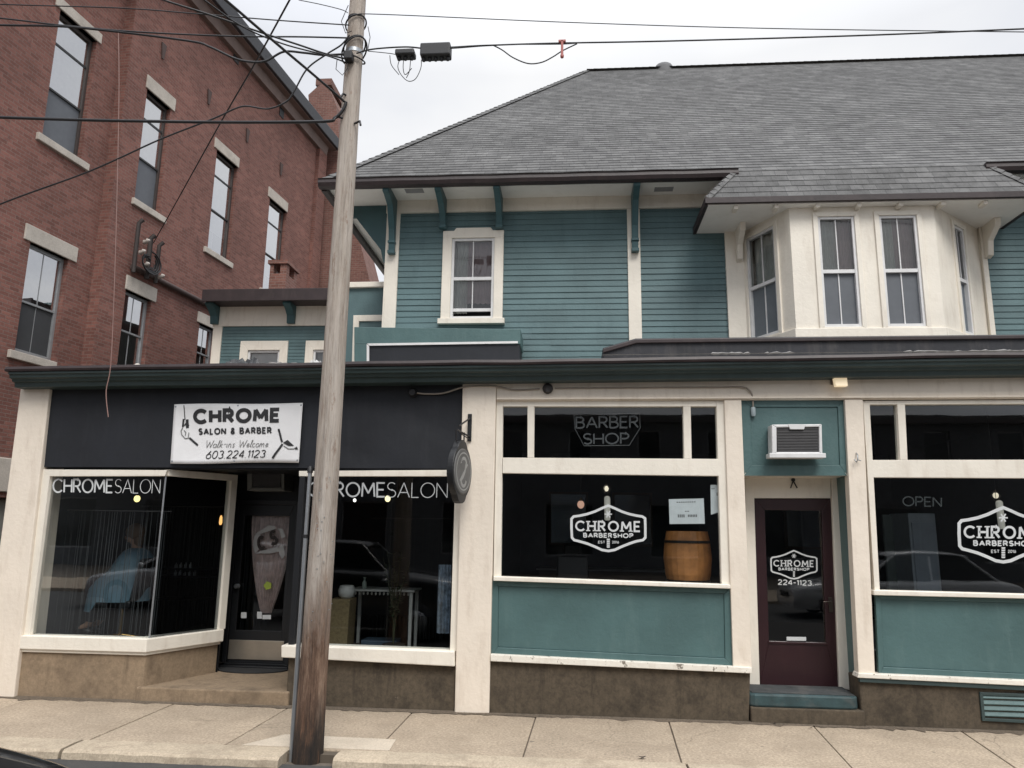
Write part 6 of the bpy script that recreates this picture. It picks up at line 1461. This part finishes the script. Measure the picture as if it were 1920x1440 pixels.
# ------------------------------------------------------------------ cars
def car(x, y, z, dirx, label, paintmat, L_=4.6, roofz=1.42, wid=.88, hood=0):
    o = thing('parked_car', (x, y, z), label, 'car', 'cars parked along the street')
    def T(a, b, c): return V((x+dirx*a, y+b, z+c))          # a: forward from the middle
    st = [(2.30, .60, .70), (2.22, .70, .80), (2.0, .76, .84), (1.5, .83, .87), (.95, .90, .88), (.3, .94, .88), (-.8, .96, .88), (-1.5, .97, .87), (-2.0, .96, .85), (-2.22, .88, .80), (-2.30, .72, .72)]
    rows = []
    for a, zb_, w_ in st:
        w_ *= wid/.88; zb_ += hood; rows.append([T(a, -w_*.93, .22), T(a, -w_, .40), T(a, -w_, zb_-.16), T(a, -w_*.97, zb_-.05), T(a, -w_*.84, zb_), T(a, -w_*.4, zb_+.025), T(a, 0, zb_+.03), T(a, w_*.4, zb_+.025), T(a, w_*.84, zb_), T(a, w_*.97, zb_-.05), T(a, w_, zb_-.16), T(a, w_, .40), T(a, w_*.93, .22)])
    m = MB(); m.grid(rows, 0, True); m.face(rows[0], 0, True); m.face(rows[-1][::-1], 0, True); b = m.build('body', paintmat, o); sb = b.modifiers.new('s', 'SUBSURF'); sb.levels = 1; sb.render_levels = 2
    gb = [(1.05, .90), (-1.75, .95)]; gt = [(.30, roofz-.04), (-1.15, roofz-.05)]
    wb, wt = wid*.80, wid*.62
    P8 = lambda a, c, h_: T(a, h_, c)
    g = MB()
    fl, fr_, rl, rr_ = P8(1.05, .90, -wb), P8(1.05, .90, wb), P8(-1.75, .95, -wb), P8(-1.75, .95, wb)
    tfl, tfr, trl, trr = P8(.30, roofz-.04, -wt), P8(.30, roofz-.04, wt), P8(-1.15, roofz-.05, -wt), P8(-1.15, roofz-.05, wt)
    cg = CARGL
    for nm, q in (('windshield', [fl, fr_, tfr, tfl]), ('rear_window', [rl, rr_, trr, trl]), ('side_window', [fl, rl, trl, tfl]), ('side_window', [fr_, rr_, trr, tfr])):
        g = MB(); n_ = (q[1]-q[0]).cross(q[3]-q[0]).normalized(); c_ = T(-.3, 0, 1.0)
        if n_.dot(q[0]-c_) < 0: n_ = -n_
        g.prism(q, -n_*.01); g.build(nm, cg, o)
    m = MB(); rows = []
    for a, zz in ((.42, roofz-.075), (.2, roofz-.01), (-.3, roofz+.01), (-.9, roofz), (-1.25, roofz-.06)): rows.append([T(a, -wt*1.03, zz-.03), T(a, -wt*.9, zz), T(a, 0, zz+.02), T(a, wt*.9, zz), T(a, wt*1.03, zz-.03)])
    m.grid(rows, 0, True); rf = m.build('roof_panel', paintmat, o, recalc=False); sd_ = rf.modifiers.new('t', 'SOLIDIFY'); sd_.thickness = .03
    for (pa_, pb2) in ((fl, tfl), (fr_, tfr), (rl, trl), (rr_, trr)): m = MB(); m.tube([pa_, pb2], .032, 8); m.build('window_pillar', paintmat, o)
    for s_ in (-1, 1):
        m = MB(); m.tube([T(-.38, s_*wb*1.0, .94), T(-.42, s_*wt*1.02, roofz-.06)], .03, 8); m.build('window_pillar', paintmat, o)
        m = MB(); m.ball(T(2.12, s_*.58*wid/.88, .64), .11, 12, 0, (.9, 1.3, .7)); m.build('headlight', flat('headlight_lens', (.6, .62, .64), .1), o)
        m = MB(); m.ball(T(-2.2, s_*.62*wid/.88, .74), .10, 12, 0, (.6, 1.2, .8)); m.build('tail_light', flat('red_lens', (.25, .01, .01), .2), o)
        m = MB(); m.ball(T(.85, s_*(wid+.07), .98), .09, 10, 0, (.8, .9, .7)); m.build('wing_mirror', paintmat, o)
        for a in (1.42, -1.38):
            m = MB(); c_ = T(a, s_*(wid-.10), .33); m.lathe([(.20, -.11), (.31, -.10), (.33, 0), (.31, .10), (.20, .11)], c_, 22, 0, V((0, 1, 0))); wl = m.build('wheel', BLACKG, o)
            m = MB(); m.lathe([(.20, 0), (.19, .02), (.05, .03)], c_+V((0, s_*.10, 0)), 14, 0, V((0, s_, 0))); m.build('rim', STEEL, wl)
    m = MB(); m.prism([T(2.31, -.35, .42), T(2.31, .35, .42), T(2.33, .32, .56), T(2.33, -.32, .56)], V((dirx*-.05, 0, 0))); m.build('grille', BLACK, o, .01)
    return o
def carpaint(name, col):
    m, nt, b = _new(name); c = ramp(nt, noise(nt, geo(nt), 3, 2), [(.3, tuple(x*.95 for x in col)), (.7, col)]); nt.links.new(c, b.inputs['Base Color']); b.inputs['Roughness'].default_value = .28; b.inputs['Coat Weight'].default_value = 1; b.inputs['Coat Roughness'].default_value = .04; return m
CARGL = flat('dark_car_glass', (.012, .014, .015), .06)
BLK = carpaint('black_car_paint', (.006, .0065, .007)); SIL = carpaint('silver_car_paint', (.60, .62, .64)); SIL2 = carpaint('light_grey_car_paint', (.58, .59, .6))
RZ = -.066
car(-4.06, -5.70, RZ, 1, 'glossy black car whose hood corner shows at the lower left edge', BLK, hood=.25, roofz=1.65)
car(-9.0, -9.6, RZ, -1, 'silver parked car mirrored in the left salon window', SIL)
car(7.3, -9.7, RZ, -1, 'light grey parked car mirrored in the barber door and right window', SIL2, roofz=1.5)
# ------------------------------------------------------------------ far side of the street, seen only in the glass
FS = thing('row_building', (0, -26, 0), 'long brick row building across the street, mirrored in the shop glass', 'building')
holes = [(x, x+1.1, zz, zz+h_) for zz, h_ in ((4.4, 1.9),) for x in [-25+3.1*i for i in range(17)]]+[(x, x+2.2, .7, 3.0) for x in [-24.5+4.65*i for i in range(11)]]
m = MB(); wall_holes(m, (0, -25.6, 0), (-1, 0, 0), (0, 1, 0), -27, 27, -.05, 6.8, [(-h_[1], -h_[0], h_[2], h_[3]) for h_ in holes], .2); m.box(-27, 27, -34, -25.9, -.05, 6.7); m.build('wall', BRICKO, FS, recalc=False)
m = MB(); m.box(-27.2, 27.2, -25.65, -25.35, 6.6, 6.95); m.build('cornice', BROWN, FS)
for h_ in holes:
    m = MB(); m.box(h_[0], h_[1], -25.82, -25.78, h_[2], h_[3]); wn = m.build('window', CARGL, FS)
    m = MB(); b = .07; m.ring([(h_[0], -25.78, h_[2]), (h_[1], -25.78, h_[2]), (h_[1], -25.78, h_[3]), (h_[0], -25.78, h_[3])], [(h_[0]+b, -25.78, h_[2]+b), (h_[1]-b, -25.78, h_[2]+b), (h_[1]-b, -25.78, h_[3]-b), (h_[0]+b, -25.78, h_[3]-b)], (0, .04, 0)); m.build('frame', GREYF, wn)

# ------------------------------------------------------------------ dim furnishings deeper in the rooms
FRM = flat('dark_wood_frame', (.06, .04, .03), .5); MIR = flat('dim_mirror', (.20, .23, .26), .12, .9)
for i, (x, z, w_, h_, lab) in enumerate(((-.45, 1.55, .75, 1.0, 'first wall mirror from the left at the back of the barber shop'), (.75, 1.55, .75, 1.0, 'wall mirror behind the left badge at the back of the barber shop'), (3.9, 1.55, .8, 1.0, 'wall mirror at the back behind the right barber window'))):
    o = thing('wall_mirror', (x, 6.4, z), lab, 'mirror', 'mirrors on the back wall of the barber shop')
    m = MB(); m.ring([(x, 6.38, z), (x+w_, 6.38, z), (x+w_, 6.38, z+h_), (x, 6.38, z+h_)], [(x+.05, 6.38, z+.05), (x+w_-.05, 6.38, z+.05), (x+w_-.05, 6.38, z+h_-.05), (x+.05, 6.38, z+h_-.05)], (0, .06, 0)); m.build('frame', FRM, o, .005)
    m = MB(); m.face([(x+.05, 6.41, z+.05), (x+w_-.05, 6.41, z+.05), (x+w_-.05, 6.41, z+h_-.05), (x+.05, 6.41, z+h_-.05)]); m.build('mirror_glass', MIR, o, recalc=False)
t = thing('back_counter', (-.6, 5.9, .25), 'low dark counter below the mirrors in the barber shop', 'counter')
m = MB(); m.box(-.6, 2.0, 5.9, 6.35, .25, 1.12); m.build('carcass', FRM, t, .01); m = MB(); m.box(-.65, 2.05, 5.85, 6.38, 1.121, 1.16); m.build('counter_top', flat('grey_counter', (.22, .22, .22), .3), t, .006)
t = thing('styling_station', (-5.6, 5.5, FZ), 'styling station with tall mirror at the back of the salon', 'station')
m = MB(); m.box(-5.7, -4.7, 5.8, 6.2, FZ, 1.05); m.build('cabinet', FRM, t, .01); m = MB(); m.box(-5.55, -4.85, 6.3, 6.35, 1.2, 2.2); m.build('mirror', MIR, t, .01)
